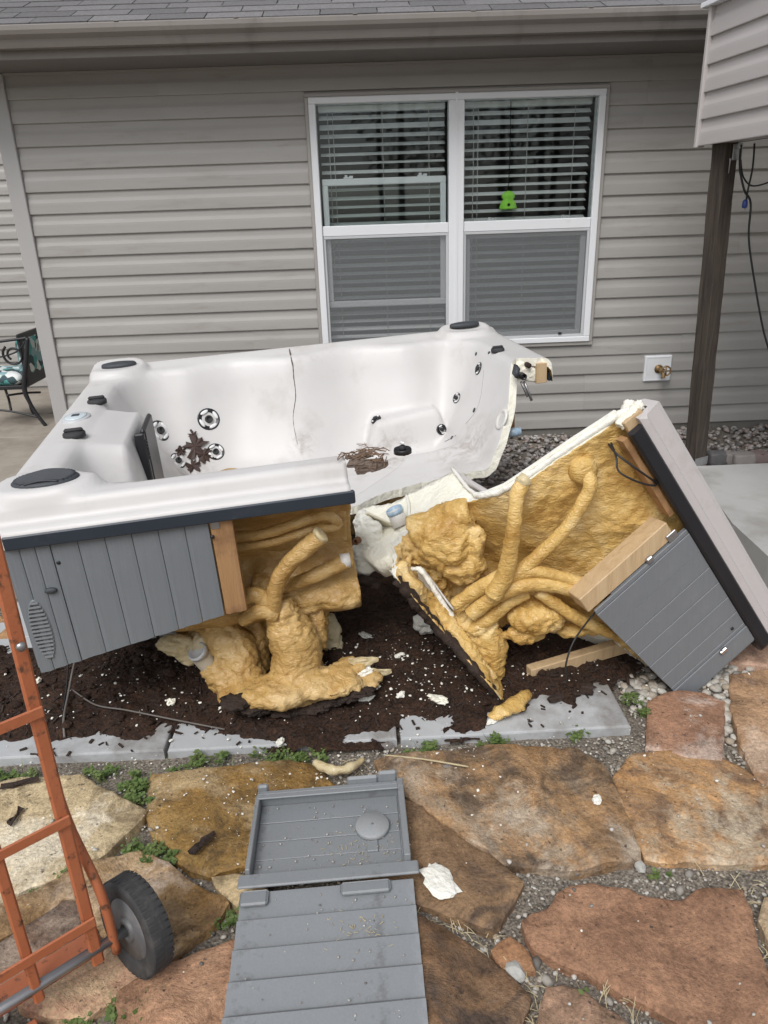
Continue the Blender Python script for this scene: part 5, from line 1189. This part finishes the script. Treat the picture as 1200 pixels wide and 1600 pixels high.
def flake(bm, p, r, seed, sq=(1, .8, .35)):
    a = random.uniform(0, 6.28); add_blob(bm, p, r, 1, .55, 2.3, seed, sq, Matrix.Rotation(a, 3, 'Z') @ Matrix.Rotation(random.uniform(-.5, .5), 3, 'X'))
bm = bmesh.new()
for i in range(1250):
    if i < 700:
        x, y = random.gauss(*random.choice(((.1, .2), (-.15, .25), (-.8, .35), (.3, .5)))), random.gauss(-2.87, .15); z, d = soil_z(x, y)
        if d < -.02: z = SZ if (-1.6 < x < .84 and -3.16 < y) else FZ
        if y < -3.2 and not on_stone(x, y): z = GZ+.01
    else:
        x, y = random.gauss(-.25, .55), -3.17-abs(random.gauss(0, .28)); z = FZ if on_stone(x, y) else GZ+.012
    if y < -4.6 or y > -2.1: continue
    r_ = random.choice((.0016, .002, .0025, .003, .004, .006))*random.uniform(.7, 1.2)*(1 if i < 700 else .8)
    flake(bm, (x, y, z+r_*.4+.003), r_, i*.37)
tag(bmobj('foam_crumbs', bm, cream_white, None, False), 'tiny white foam crumbs sprinkled over soil and stones', None, None, 'stuff')

# larger single shards
def shard(name, px, py, size, z, m, label, sq=(1, .7, .25), sub=3, noi_=.5, rot=None, cat='foam shard', tiltx=.3):
    p = atZ(px, py, z); bm = bmesh.new()
    add_blob(bm, p+Z*size*sq[2]*.8, size, sub, noi_, 1.8, px*.13, sq, Matrix.Rotation(rot if rot is not None else random.uniform(0, 6), 3, 'Z') @ Matrix.Rotation(tiltx, 3, 'X'))
    return tag(bmobj(name, bm, m, None, False), label, cat)
def sz_(px, py): p = atZ(px, py, -.17); return soil_z(p.x, p.y)[0]
grey_foam = mat('dirty_foam', [(.33, .32, .29), (.5, .49, .45)], 20, .85, bs=.6)
shard('foam_shard', 667, 985, .055, -.12, grey_foam, 'grey crumpled foam lump on the soil left of the tipped chunk', (1, .8, .8), 3, .35)
shard('foam_shard', 570, 995, .028, sz_(570, 995), grey_foam, 'grey foam flake on the soil right of the foam column', (1, .7, .3))
shard('foam_shard', 571, 1091, .033, sz_(571, 1091), cream_white, 'white foam flake lying just in front of the golden foam foot', (1, .5, .25), rot=.2)
shard('foam_shard', 566, 1051, .034, -.10, cream_white, 'white chip on the end of the golden foam foot', (1, .6, .35), rot=.1)
shard('foam_shard', 627, 1087, .02, sz_(627, 1087), cream_white, 'small white flake on the soil between foam foot and chunk tip', (1, .6, .3))
shard('foam_shard', 624, 1026, .022, sz_(624, 1026), cream_white, 'small white triangular chip in the middle of the dark soil', (1, .7, .3))
shard('foam_shard', 685, 1096, .034, sz_(685, 1096), cream, 'cream wedge of foam left of the chunk tip', (1, .6, .35), rot=2.6)
shard('foam_shard', 688, 1379, .055, FZ+.012, cream_white, 'large white torn flake on the dark stone beside the loose panel', (1, .66, .14), rot=2.0, tiltx=.05)
shard('foam_shard', 932, 1251, .017, FZ+.012, cream_white, 'small white chip on the ridged brown flagstone', (1, .8, .4))
shard('foam_shard', 438, 1162, .02, SZ+.004, cream_white, 'white fleck on the front edge of the middle slab', (1, .5, .4))
shard('foam_shard', 268, 1100, .014, sz_(268, 1100), cream, 'yellowish crumb on the dark soil under the cabinet panel', (1, .9, .8))
shard('foam_shard', 60, 1066, .014, sz_(60, 1066), cream, 'pale crumb on the soil below the vent', (1, .6, .6))
fcl = thing('foam_curl', atZ(792, 1105, SZ), 'curled strip of golden foam on the slab below the chunk tip', 'foam strip')
pts = [atZ(765, 1118, SZ+.02), atZ(785, 1106, SZ+.04), atZ(808, 1092, SZ+.04), atZ(826, 1078, SZ+.025)]
bm = bmesh.new(); add_tube(bm, pts, [.016, .03, .03, .018], 10, 6, .5, 30)
for v in bm.verts: v.co.z = SZ+.006+(v.co.z-SZ-.006)*.55
bmobj('strip', bm, foam_r, fcl, True)
shard('foam_shard', 770, 1128, .024, SZ+.003, cream_white, 'white sliver beside the curled golden foam strip', (1, .4, .3), rot=.6)
tag(tube('foam_stick', [atZ(492, 1192, FZ+.015), atZ(520, 1203, FZ+.02), atZ(545, 1200, FZ+.018), atZ(568, 1186, FZ+.012)], [.012, .016, .015, .008], foam_p, None, seg=9, noi=.5, ns=40), 'curved yellow stick of foam lying in front of the slab edge', 'foam stick')
brd = thing('timber_offcut', atZ(850, 1050, SZ), 'pale timber offcut lying on the soil under the tipped chunk', 'timber')
a0, a1 = atZ(822, 1056, SZ+.005), atZ(985, 1008, SZ+.03); ax = (a1-a0).normalized(); sd_ = ax.cross(Z).normalized(); upz = sd_.cross(ax)
box('plank', a0, ax, sd_, upz, (0, (a1-a0).length), (-.0, .04), (0, .05), wood_new, brd, .003)
shard('timber_splinter', 834, 1060, .03, SZ+.006, wood_end, 'short broken wood splinter at the end of the timber offcut', (1, .5, .45), 2, .4, .2, 'splinter')
# middle fragment of cream foam between the two tub parts
frag = thing('foam_fragment', V((-.03, -2.5, -.12)), 'jagged cream foam fragment with pipe ends between tub and tipped chunk', 'foam fragment')
FY = -2.62
foam_lump('foam', [], [(atY(578, 835, FY), .062, (.8, .5, 1.1), 1.0), (atY(590, 862, FY-.02), .05, (.9, .5, .9), 4.0), (atY(560, 868, FY), .045, (.7, .5, 1.2), 8.0), (atY(572, 885, FY), .05, (1, .5, .6), 5.0), (atY(566, 815, FY+.03), .05, (.7, .5, .9), 7.0), (atY(600, 840, FY+.06), .05, (.8, .5, .9), 7.7)], frag, cream_white, .008, .008, 35)
for px, py in ((556, 846), (551, 896)):
    lathe('pipe_end', atY(px, py, FY-.05), V((-.3, -1, .2)), [(.013, -.05), (.013, .006), (.008, .007), (.008, -.02), (.001, -.02)], (post_m_rust if py < 870 else sash_grey), frag, 12)
foam_lump('rusty_clump', [], [(atY(572, 908, FY-.03), .03, (1.3, .6, .6), 3.0), (atY(586, 915, FY-.03), .022, (1.2, .6, .6), 6.0)], frag, stain_m, .006, .004, 50)
box('pale_skin', atY(585, 812, FY+.05), V((.85, .1, -.52)).normalized(), V((.3, -.85, .43)).normalized(), V((-.4, -.5, -.75)).normalized(), (-.05, .06), (-.05, .06), (-.004, .004), mat('cream_plastic', [(.72, .66, .50), (.76, .71, .57)], 8, .4), frag, .002)
# thin roots / wires on the soil
def onsoil(pts, r, label, name='wire', m=cable_m):
    P_ = []
    for px, py, h in pts: p = atZ(px, py, -.16); P_.append(V((p.x, p.y, max(soil_z(p.x, p.y)[0], SZ)+h)))
    return tag(tube(name, P_, r, m, None, seg=6, n=8), label, 'wire')
wire_g = mat('dull_wire', [(.10, .085, .075), (.16, .14, .125)], 20, .6)
onsoil([(128, 1045, .08), (118, 1070, .05), (108, 1092, .02), (100, 1125, .01), (98, 1140, .006)], .004, 'bent grey wire rising from the soil under the cabinet panel', m=wire_g)
onsoil([(113, 1082, .022), (150, 1105, .02), (200, 1115, .024), (280, 1120, .022), (350, 1131, .016)], .003, 'long thin wire snaking right across the dark soil', m=wire_g)
onsoil([(112, 1045, .06), (106, 1075, .02), (98, 1110, .01)], .003, 'short dark wire left of the bent grey wire')
tag(tube('straw', [atZ(602, 1180, FZ+.012), atZ(660, 1186, FZ+.014), atZ(732, 1198, FZ+.016)], .003, straw_m, None, seg=5), 'long pale straw in front of the slabs', 'straw')

# leaves and rotten bark inside the tub
def leaf(px, py, r, rot, label):
    p, n_, q = thit(px, py); s = (tn-n_*tn.dot(n_)).normalized(); b_ = n_.cross(s); bm = bmesh.new(); cv_ = bm.verts.new(p+n_*.012); vs_ = []
    N_ = 22
    for k in range(N_):
        a = 2*math.pi*k/N_+rot; rr = r*(.5+.3*abs(math.cos(2.5*a))+.3*random.uniform(-1, 1)); vs_.append(bm.verts.new(p+(s*math.cos(a)+b_*math.sin(a))*rr+n_*(.003+.012*random.random())))
    for k in range(N_): bm.faces.new((cv_, vs_[k], vs_[(k+1) % N_]))
    o = bmobj('dead_leaf', bm, leaf_m, None); md = o.modifiers.new('thick', 'SOLIDIFY'); md.thickness = .0012
    return tag(o, label, 'leaf', 'dead leaves inside the tub')
leaf(305, 698, .075, .3, 'largest dark brown dead leaf between the tub jets')
leaf(318, 712, .05, 1.3, 'dark dead leaf touching the lower right large jet')
leaf(283, 706, .035, 2.1, 'reddish dead leaf beside the lower left large jet')
leaf(302, 729, .05, .9, 'lowest dead leaf, just above the front rim of the tub')
leaf(301, 680, .03, 2.9, 'small curled dead leaf topmost of the litter')
bark_grey = mat('grey_bark', [(.06, .045, .035), (.15, .11, .085), (.24, .19, .15)], 30, .85, bs=.8)
bk = thing('bark_debris', thit(580, 722)[0], 'heap of rotten bark and needles on the tub floor past the sawn rim', 'bark')
for k, (px, py, l, a) in enumerate(((562, 716, .08, .1), (580, 724, .09, -.12), (572, 731, .07, .15), (592, 728, .06, -.3), (556, 724, .05, .4))):
    p, n_, q = thit(px, py); A = (tu*math.cos(a)+tv_*math.sin(a)).normalized(); B = n_.cross(A).normalized()
    bm = bmesh.new(); add_box(bm, p+n_*.008, A, B, A.cross(B), (-l/2, l/2), (-.012, .012), (-.005, .005), .003); bmesh.ops.subdivide_edges(bm, edges=bm.edges, cuts=2)
    for v in bm.verts: v.co += V((nz(v.co, 50, k), nz(v.co, 50, k+3), nz(v.co, 50, k+7)))*.012
    bmobj('bark_piece', bm, bark_grey, bk)
bm = bmesh.new()
for k in range(60):
    p, n_, q = thit(random.gauss(572, 14), random.gauss(713, 7)); a = random.uniform(0, 3.14); l = random.uniform(.02, .05)
    add_tube(bm, [p+n_*.004-tu*math.cos(a)*l-tv_*math.sin(a)*l, p+n_*random.uniform(.006, .02), p+tu*math.cos(a)*l+tv_*math.sin(a)*l+n_*.01], .0016, 4, 0)
nd_ = bmobj('needles', bm, mat('bark_needles', [(.14, .085, .055), (.26, .17, .11)], 30, .8), bk); nd_['kind'] = 'stuff'

# ------------------------------------------------------------------ loose cabinet panel in the foreground
lo_ = V((-.352, -3.452, 0)); lpx = V((1, .045, 0)).normalized(); lq = V((.018, -1, 0)).normalized()
lpan = thing('loose_cabinet_panel', lo_+Z*FZ, 'loose grey slatted cabinet panel with a tray end lying on the flagstones', 'panel')
def LB(name, ra, rb, rc, parent=lpan, bev=.002, m=panel_l): return box(name, lo_, lpx, lq, Z, ra, rb, rc, m, parent, bev)
LZ = FZ+.022; PW = .412
tray = LB('tray_floor', (.004, PW-.004), (.0, .262), (LZ-.006, LZ-.001))
for k, (a, b_) in enumerate(((.004, .07), (.072, .135), (.137, .196), (.198, .258))): LB('floor_board', (.010, PW-.016), (a, b_), (LZ-.0008, LZ+.003-.0006*k), tray, .0012)
LB('top_wall', (.0, PW-.012), (-.012, .002), (LZ-.01, LZ+.044))
LB('top_lip', (.0, PW-.012), (.0025, .020), (LZ+.0405, LZ+.046))
LB('side_wall', (-.004, .008), (.003, .262), (LZ-.01, LZ+.045)); rwall = LB('side_wall', (PW-.013, PW+.004), (-.016, .262), (LZ-.01, LZ+.050))
LB('tab', (.0, .03), (-.028, -.0125), (LZ-.005, LZ+.060), bev=.005); LB('tab', (.255, .345), (-.026, -.0125), (LZ-.005, LZ+.064), bev=.006); LB('tab', (.345, .40), (-.028, -.0125), (LZ+.0, LZ+.075), bev=.006)
LB('lower_lip', (-.02, PW+.022), (.2625, .302), (LZ+.022, LZ+.031), bev=.003); LB('lower_wall', (.0, PW+.002), (.2628, .273), (LZ-.008, LZ+.0215))
LB('hanging_tab', (-.012, .058), (.3025, .345), (LZ+.012, LZ+.020), bev=.006); LB('hanging_tab', (.235, .36), (.3025, .338), (LZ+.012, LZ+.020), bev=.006)
dc = lo_+lpx*.322+lq*.118+Z*(LZ+.004); ds = lathe('round_boss', dc, Z, [(.046, -.004), (.047, .010), (.044, .013), (.001, .0132)], panel_mat('boss_grey', (.27, .28, .285), (.33, .34, .342), .1), lpan, 32)
lathe('boss_dimple', dc+Z*.0132, Z, [(.004, -.001), (.004, .0006), (.001, .0006)], panel_d, ds, 10)
LB('backing', (-.008, PW+.002), (.305, .98), (LZ-.019, LZ-.0145), m=panel_d)
LB('boss_web', (.305, .335), (.164, .2), (LZ+.0, LZ+.007))
for k in range(9):
    q0, q1 = .300+.0766*k, .300+.0766*(k+1)
    bm = bmesh.new(); w0 = -.012-.0*k; vs_ = []
    for a in (w0, PW+.006):
        vs_.append([bm.verts.new(lo_+lpx*a+lq*q_+Z*z_) for q_, z_ in ((q0+.0015, LZ-.014), (q1-.008, LZ-.014), (q1-.008, LZ-.006), (q1-.010, LZ-.003), (q0+.004, LZ+.0120), (q0+.0015, LZ+.010))])
    for i in range(6): bm.faces.new((vs_[0][i], vs_[0][(i+1) % 6], vs_[1][(i+1) % 6], vs_[1][i]))
    bm.faces.new(vs_[0][::-1]); bm.faces.new(vs_[1]); bmobj('slat', bm, panel_l, lpan)

# ------------------------------------------------------------------ orange hand truck
hd = V((-.776, -.631, 0)).normalized(); hp = V((-hd.y, hd.x, 0)); hp = hp if hp.y < 0 else -hp      # hp: towards the load side
H1 = V((-.638, -3.954, 0))
ht = thing('hand_truck', (-.638, -3.954, FZ), 'worn orange hand truck standing at the left edge', 'hand truck')
def chan(name, p0, p1, A, w_, d, parent=ht, m=orange_m, bev=.004):
    ax = (p1-p0).normalized(); A = (A-ax*A.dot(ax)).normalized(); B = ax.cross(A); return box(name, p0, ax, A, B, (0, (p1-p0).length), (-w_/2, w_/2), (-d/2, d/2), m, parent, bev)
for s in (0, .125, .25):
    p = H1+hd*s; chan('rail', p+Z*-.13, p+Z*1.12, hd, .026 if s == 0 else .022, .014)
for z_, hh in ((.543, .024), (.281, .024), (.000, .026)):
    p = H1+hp*.011; chan('crossbar', p+hd*-.012+Z*(z_+.0), p+hd*.26+Z*(z_+.0), Z, hh, .006, bev=.002)
tube('top_handle', [H1+Z*1.1, H1+Z*1.18+hd*.03, H1+Z*1.2+hd*.125, H1+Z*1.18+hd*.22, H1+hd*.25+Z*1.1], .013, orange_m, ht, seg=10)
wc = atZ(212, 1444, FZ+.115); wc.z = FZ+.115
tube('brace', [H1+Z*.40-hp*.01, H1+Z*.33-hp*.02-hd*.006, H1+Z*.2-hp*.045-hd*.02, H1.lerp(V((wc.x, wc.y, 0)), .40)+Z*.05, H1.lerp(V((wc.x, wc.y, 0)), .45)+Z*-.13], .0105, orange_m, ht, seg=10)
wa = V((.66, .74, -.13)).normalized()
tube('axle', [wc-hd*.02, wc+hd*.6], .011, steel, ht, seg=12, n=0)
box('axle_bracket', H1+Z*-.12, hd, hp, Z, (-.02, .27), (-.06, -.012), (-.004, .03), orange_m, ht, .003)
wheel = thing('tmp', wc, 'x', 'x'); bpy.data.objects.remove(wheel)
RW = .113
wh = lathe('wheel', wc, wa, [(RW*.80, -.024), (RW*.93, -.027), (RW*.985, -.022), (RW, -.012), (RW, .012), (RW*.985, .022), (RW*.93, .027), (RW*.80, .024), (RW*.66, .022), (RW*.62, .018), (RW*.62, -.018), (RW*.66, -.022)], tyre_m, ht, 56, loop=True)
sa = wa.orthogonal().normalized(); sb = wa.cross(sa)
bm = bmesh.new()
for k in range(44):
    for s in (-1, 1):
        a = 2*math.pi*(k+.25*s)/44; rr = sa*math.cos(a)+sb*math.sin(a); tt = -sa*math.sin(a)+sb*math.cos(a)
        add_box(bm, wc+rr*(RW-.001)+wa*(.0135*s), tt, wa, rr, (-.0058, .0058), (-.0105, .0105), (0, .0014), .0006)
tr = bmobj('tread', bm, tyre_m, wh)
rim = lathe('rim', wc, wa, [(RW*.63, -.02), (RW*.66, .014), (RW*.60, .017), (RW*.52, .004), (RW*.25, .004), (RW*.24, .022), (RW*.14, .024), (RW*.13, .012), (.002, .012)], mat('wheel_rim', [(.08, .08, .082), (.13, .13, .132)], 20, .5, dirt=(.2, .19, .17), dscale=20, dth=(.5, .8)), wh, 40)
lathe('rim', wc, -wa, [(RW*.63, -.0205), (RW*.66, .014), (RW*.60, .017), (RW*.52, .004), (RW*.25, .004), (RW*.24, .026), (RW*.14, .028), (RW*.13, .012), (.002, .012)], rim.data.materials[0], wh, 40)
for k in range(5):
    a = 2*math.pi*k/5+.3; rr = sa*math.cos(a)+sb*math.sin(a); tt = -sa*math.sin(a)+sb*math.cos(a)
    box('spoke', wc-wa*.004, rr, tt, -wa, (RW*.22, RW*.60), (-.011, .011), (0, .009), rim.data.materials[0], wh, .003)
for k in range(5):
    a = 2*math.pi*k/5; rr = sa*math.cos(a)+sb*math.sin(a); tt = -sa*math.sin(a)+sb*math.cos(a)
    box('spoke', wc+wa*.004, rr, tt, wa, (RW*.22, RW*.60), (-.011, .011), (0, .009), rim.data.materials[0], wh, .003)
box('toe_plate', H1-hp*.02, hd, hp, Z, (.14, .27), (0, .2), (FZ+.010, FZ+.016), orange_m, ht, .002)
lathe('axle_nut', wc+wa*.012, wa, [(.012, 0), (.012, .016), (.009, .019), (.001, .019)], steel, ht, 6)
lathe('bolt', H1+hp*.0145+Z*.69, hp, [(.009, 0), (.009, .006), (.001, .008)], steel, ht, 8)

# second wheel at the far end of the axle
off = hd*.50
w2 = wh.copy(); col.objects.link(w2); w2.location = wh.location+off; WORLD[w2.name] = WORLD[wh.name]+off
for ch_ in [o for o in ht.users_collection[0].objects if o.parent == wh]:
    c2 = ch_.copy(); col.objects.link(c2); c2.parent = w2; c2.matrix_parent_inverse = Matrix.Translation(-WORLD[w2.name]); c2.location = ch_.location+off
# ------------------------------------------------------------------ small growth, grit and straw
def leafclump(bm, c, r, n_, h=.03):
    for i in range(n_):
        a = random.uniform(0, 6.28); d = r*math.sqrt(random.random()); p = V((c.x+math.cos(a)*d, c.y+math.sin(a)*d*.7, c.z)); z_ = random.uniform(.004, h); p.z += z_
        b_ = random.uniform(0, 6.28); l = random.uniform(.006, .014); A = V((math.cos(b_), math.sin(b_), random.uniform(-.3, .5)))*l; B = V((-math.sin(b_), math.cos(b_), random.uniform(-.3, .3)))*l*.5
        q = [bm.verts.new(p+x) for x in (-A*.2, A*.35+B, A, A*.35-B)]; bm.faces.new(q)
        if i % 3 == 0:
            q = [bm.verts.new(x) for x in (V((p.x, p.y, c.z-.01)), V((p.x+.0015, p.y, c.z-.01)), p+V((.0008, 0, 0)), p)]; bm.faces.new(q)
WC = [(195, 1222, .055, 260), (165, 1212, .05, 160), (225, 1238, .045, 200), (215, 1252, .03, 120), (15, 1212, .05, 140), (50, 1216, .03, 60), (320, 1190, .05, 120), (300, 1198, .03, 60), (425, 1190, .05, 150), (458, 1192, .05, 150), (495, 1180, .02, 40), (235, 1335, .055, 280), (262, 1342, .04, 160), (205, 1330, .03, 90), (665, 1176, .045, 130), (640, 1180, .03, 60), (770, 1163, .04, 110), (790, 1160, .02, 50), (985, 1098, .035, 110), (1002, 1116, .025, 70), (905, 1148, .02, 40), (80, 1385, .04, 60), (365, 1430, .03, 60), (150, 1588, .06, 160), (370, 1560, .03, 70), (210, 1575, .04, 110), (905, 1562, .012, 12), (895, 1556, .012, 10), (900, 870, .0, 0), (1195, 895, .04, 90), (1185, 905, .03, 60), (905, 1150, .03, 50), (350, 1445, .02, 40), (1025, 1370, .02, 25)]
bm = bmesh.new()
for px, py, r_, n_ in WC:
    c = atZ(px, py, GZ+.01)
    for q in range(4):
        k_ = random.uniform(.25, .7); leafclump(bm, c+V((random.gauss(0, r_*.7), random.gauss(0, r_*.35), 0)), r_*k_, int(n_*.22), random.choice((.012, .02, .03)))
    for q in range(n_//9):
        p = c+V((random.gauss(0, r_), random.gauss(0, r_*.5), 0)); a = random.uniform(0, 6.28); l = random.uniform(.02, .05); d_ = V((math.cos(a)*.6, math.sin(a)*.6, .8))*l; w2 = V((-math.sin(a), math.cos(a), 0))*.0014
        q4 = [bm.verts.new(x) for x in (p-w2, p+w2, p+d_*.7+w2*.6, p+d_)]; bm.faces.new(q4)
tag(bmobj('weeds', bm, weed_m, None), 'low green weeds growing along the slab edge and stone joints', None, None, 'stuff')
bm = bmesh.new()
for cx_, cy_, n_, sp_ in ((745, 1480, 70, .10), (770, 1520, 60, .07), (700, 1455, 50, .08), (840, 1590, 50, .08), (960, 1600, 50, .08), (800, 1560, 50, .05), (260, 1590, 60, .08), (330, 1597, 50, .06), (545, 1205, 25, .06), (1190, 1490, 25, .05), (1150, 1400, 20, .06), (420, 1215, 20, .06)):
    c = atZ(cx_, cy_, GZ+.012)
    for i in range(n_):
        p = c+V((random.gauss(0, sp_*.6), random.gauss(0, sp_*.5), 0)); a = random.uniform(0, 6.28); l = random.uniform(.015, .05); dv = V((math.cos(a), math.sin(a), random.uniform(0, .5)))*l
        if on_stone(p.x, p.y): continue
        add_tube(bm, [p, p+dv*.5+V((0, 0, .004)), p+dv], .0009, 3, 0)
tag(bmobj('dry_grass', bm, straw_m, None), 'dry grass clippings caught in the stone joints', None, None, 'stuff')
sp = []
for i in range(15000):
    x, y = random.uniform(-1.0, 1.35), random.uniform(-4.35, -3.0)
    if y > -3.18 and -1.6 < x < .86: continue
    if on_stone(x, y) and random.random() > .012: continue
    z = FZ+.008 if on_stone(x, y) else GZ+.004
    if x < -.1 and random.random() < .45: continue
    r_ = random.choice((.0022, .003, .004, .005, .007))*random.uniform(.8, 1.3)
    if random.random() < .02: r_ = random.uniform(.010, .018)
    if r_ > .009 and on_stone(x, y): r_ = .004
    sp.append((x, y, z+r_*.2, r_, random.random()))
pebbles('grit', sp, peb_w, 'pale grit and pebbles filling the joints between the flagstones')
sp = []
for cx_, cy_, sx_, sy_, n_ in ((985, 1060, 28, 25, 90), (1140, 1040, 60, 10, 60), (1000, 1085, 25, 12, 40), (960, 1020, 30, 15, 40), (1100, 1062, 30, 10, 40), (1195, 880, 12, 25, 60), (1130, 1110, 6, 50, 60), (1180, 1030, 20, 8, 30), (930, 1145, 50, 8, 14), (1060, 1025, 40, 12, 60), (1190, 905, 16, 16, 40)):
    for i in range(n_):
        p = atZ(random.gauss(cx_, sx_), random.gauss(cy_, sy_), GZ+.01)
        if on_stone(p.x, p.y) or (p.x < .85 and p.y > -3.18): continue
        r_ = random.uniform(.008, .021); sp.append((p.x, p.y, GZ+.004+r_*.4, r_, random.random()))
pebbles('pale_pebbles', sp, peb_w, 'pale rounded pebbles around the foot of the tipped chunk', PEB2)
for px, py, r_, l in ((718, 0, 0, 0),) if False else ((718, 1148, .026, 'pale rock at the front edge of the right slab'), (605, 1168, .02, 'small rock between the slab edge and the ridged flagstone'), (805, 1522, .028, 'angular cream stone in the joint of the dark flagstones'), (650, 1158, .018, 'thin pale stone chip against the slab front'), (1020, 1165, .02, 'rounded stone by the corner of the pinkish flagstone'), (700, 1203, .024, 'dark grey pebble at the top of the joint between ridged and orange stones'), (1000, 1356, .02, 'white stone in the gravel joint above the big red flagstone'), (900, 1362, .017, 'grey stone in the gravel joint below the ridged flagstone')):
    bm = bmesh.new(); p = atZ(px, py, GZ+.01); add_blob(bm, p+Z*r_*.3, r_, 2, .3, 1.7, px, (1, .75, .6), Matrix.Rotation(random.uniform(0, 6), 3, 'Z')); tag(bmobj('rock', bm, esm[1] if px not in (805, 1000, 718) else grey_foam, None, False), l, 'rock')

# bark scraps lying on stones and slab
def scrap(px, py, z, l, w_, a, label):
    p = atZ(px, py, z); A = V((math.cos(a), math.sin(a), .03)); bm = bmesh.new(); add_box(bm, p+Z*.006, A, Z.cross(A).normalized(), Z, (-l/2, l/2), (-w_/2, w_/2), (-.003, .002), .001); bmesh.ops.subdivide_edges(bm, edges=bm.edges, cuts=4)
    for v in bm.verts: v.co += V((nz(v.co, 60, px), nz(v.co, 60, px+3), 1.0*nz(v.co, 90, px+7)))*.013
    return tag(bmobj('bark_scrap', bm, stain_m, None), label, 'bark')
scrap(318, 1318, FZ+.012, .085, .018, .9, 'dark bark strip on the brown flagstone left of the loose panel')
scrap(25, 1278, FZ+.012, .06, .014, 1.5, 'short bark strip on the buff flagstone behind the hand truck')
scrap(30, 1225, FZ+.01, .11, .02, .2, 'bark scrap at the back edge of the buff flagstone')
scrap(900, 1075, SZ+.004, .12, .05, -.5, 'dark leaf and bark scrap on the slab by the timber offcut')
scrap(870, 1092, SZ+.004, .07, .03, .4, 'small bark scrap in front of the larger one on the slab')
# wood behind the viewer, seen only mirrored in the panes
bark_t = mat('tree_bark', [(.06, .05, .04), (.12, .10, .085)], 8, .9, bs=.6, bscale=20)
crown_t = mat('tree_leaves', [(.03, .05, .018), (.06, .09, .03)], 3, .7)
bm = bmesh.new()
tk = [(random.uniform(-30, 30), random.uniform(-46, -30), random.uniform(9, 15)) for _ in range(34)]
for x, y, h in tk: add_tube(bm, [(x, y, GZ), (x+random.uniform(-.3, .3), y, h*.5), (x+random.uniform(-.6, .6), y, h*.95)], [random.uniform(.14, .3), .14, .04], 7, 3)
vs_, fs = [], []
tr_ = thing('woodland', (0, -38, GZ), None, None); del_ = [tr_.pop(k_) for k_ in ('label', 'category') if k_ in tr_]
t1 = bmobj('trunks', bm, bark_t, tr_, True); t1['kind'] = 'stuff'
for x, y, h in tk:
    for q in range(1100):
        a = random.uniform(0, 6.28); t = random.random(); rr = (2.8*math.sin(math.pi*min(1, .1+t*.9))+.5)*math.sqrt(random.random()); c = V((x+math.cos(a)*rr, y+math.sin(a)*rr, h*(.25+.78*t)))
        if fract(c, .45, x, 2) < -.05: continue
        A = V((random.gauss(0, 1), random.gauss(0, 1), random.gauss(0, 1))).normalized(); B = A.orthogonal().normalized(); r_ = random.uniform(.08, .2); n0 = len(vs_); vs_ += [c-A*r_, c+B*r_*.5, c+A*r_, c-B*r_*.5]; fs.append((n0, n0+1, n0+2, n0+3))
t2 = mobj('crowns', vs_, fs, crown_t, tr_); t2['kind'] = 'stuff'
tag(tr_, 'far wood behind the viewer, mirrored faintly in the panes', None, None, 'stuff')

# litter on the loose panel
sp = []
for i in range(170):
    a, q = random.uniform(.0, .41), random.choice((random.uniform(.02, .25), random.uniform(.31, .68))); p = lo_+lpx*a+lq*q; sp.append((p.x, p.y, LZ+.008, random.choice((.0012, .0018, .0025, .0035)), random.random()))
pebbles('panel_litter', sp, peb_w, 'fine crumbs lying on the loose grey panel')
spt = []
for i in range(60):
    p = lo_+lpx*random.gauss(.30, .05)+lq*random.gauss(.19, .04); spt.append((p.x, p.y, LZ+.006))
for i in range(50):
    p = lo_+lpx*random.gauss(.29, .04)+lq*random.gauss(.43, .03); spt.append((p.x, p.y, LZ+.009))
chips('panel_chips', spt, straw_m, 'tiny straw bits stuck on the loose grey panel', (.003, .012), (.0008, .0015), (.0008, .0012))

# clods of rotten matter on the soil
bm = bmesh.new()
for i in range(190):
    x, y = random.uniform(-1.4, .95), random.gauss(-2.78, .2); z, d = soil_z(x, y)
    if d < .03 or y > -2.2: continue
    add_blob(bm, (x, y, z+.004), random.uniform(.006, .022), 2, .55, 2.4, i*1.7, (1, .85, .6))
tag(bmobj('soil_clods', bm, soil_m, None, True), 'crumbly clods of dark rotten soil', None, None, 'stuff')
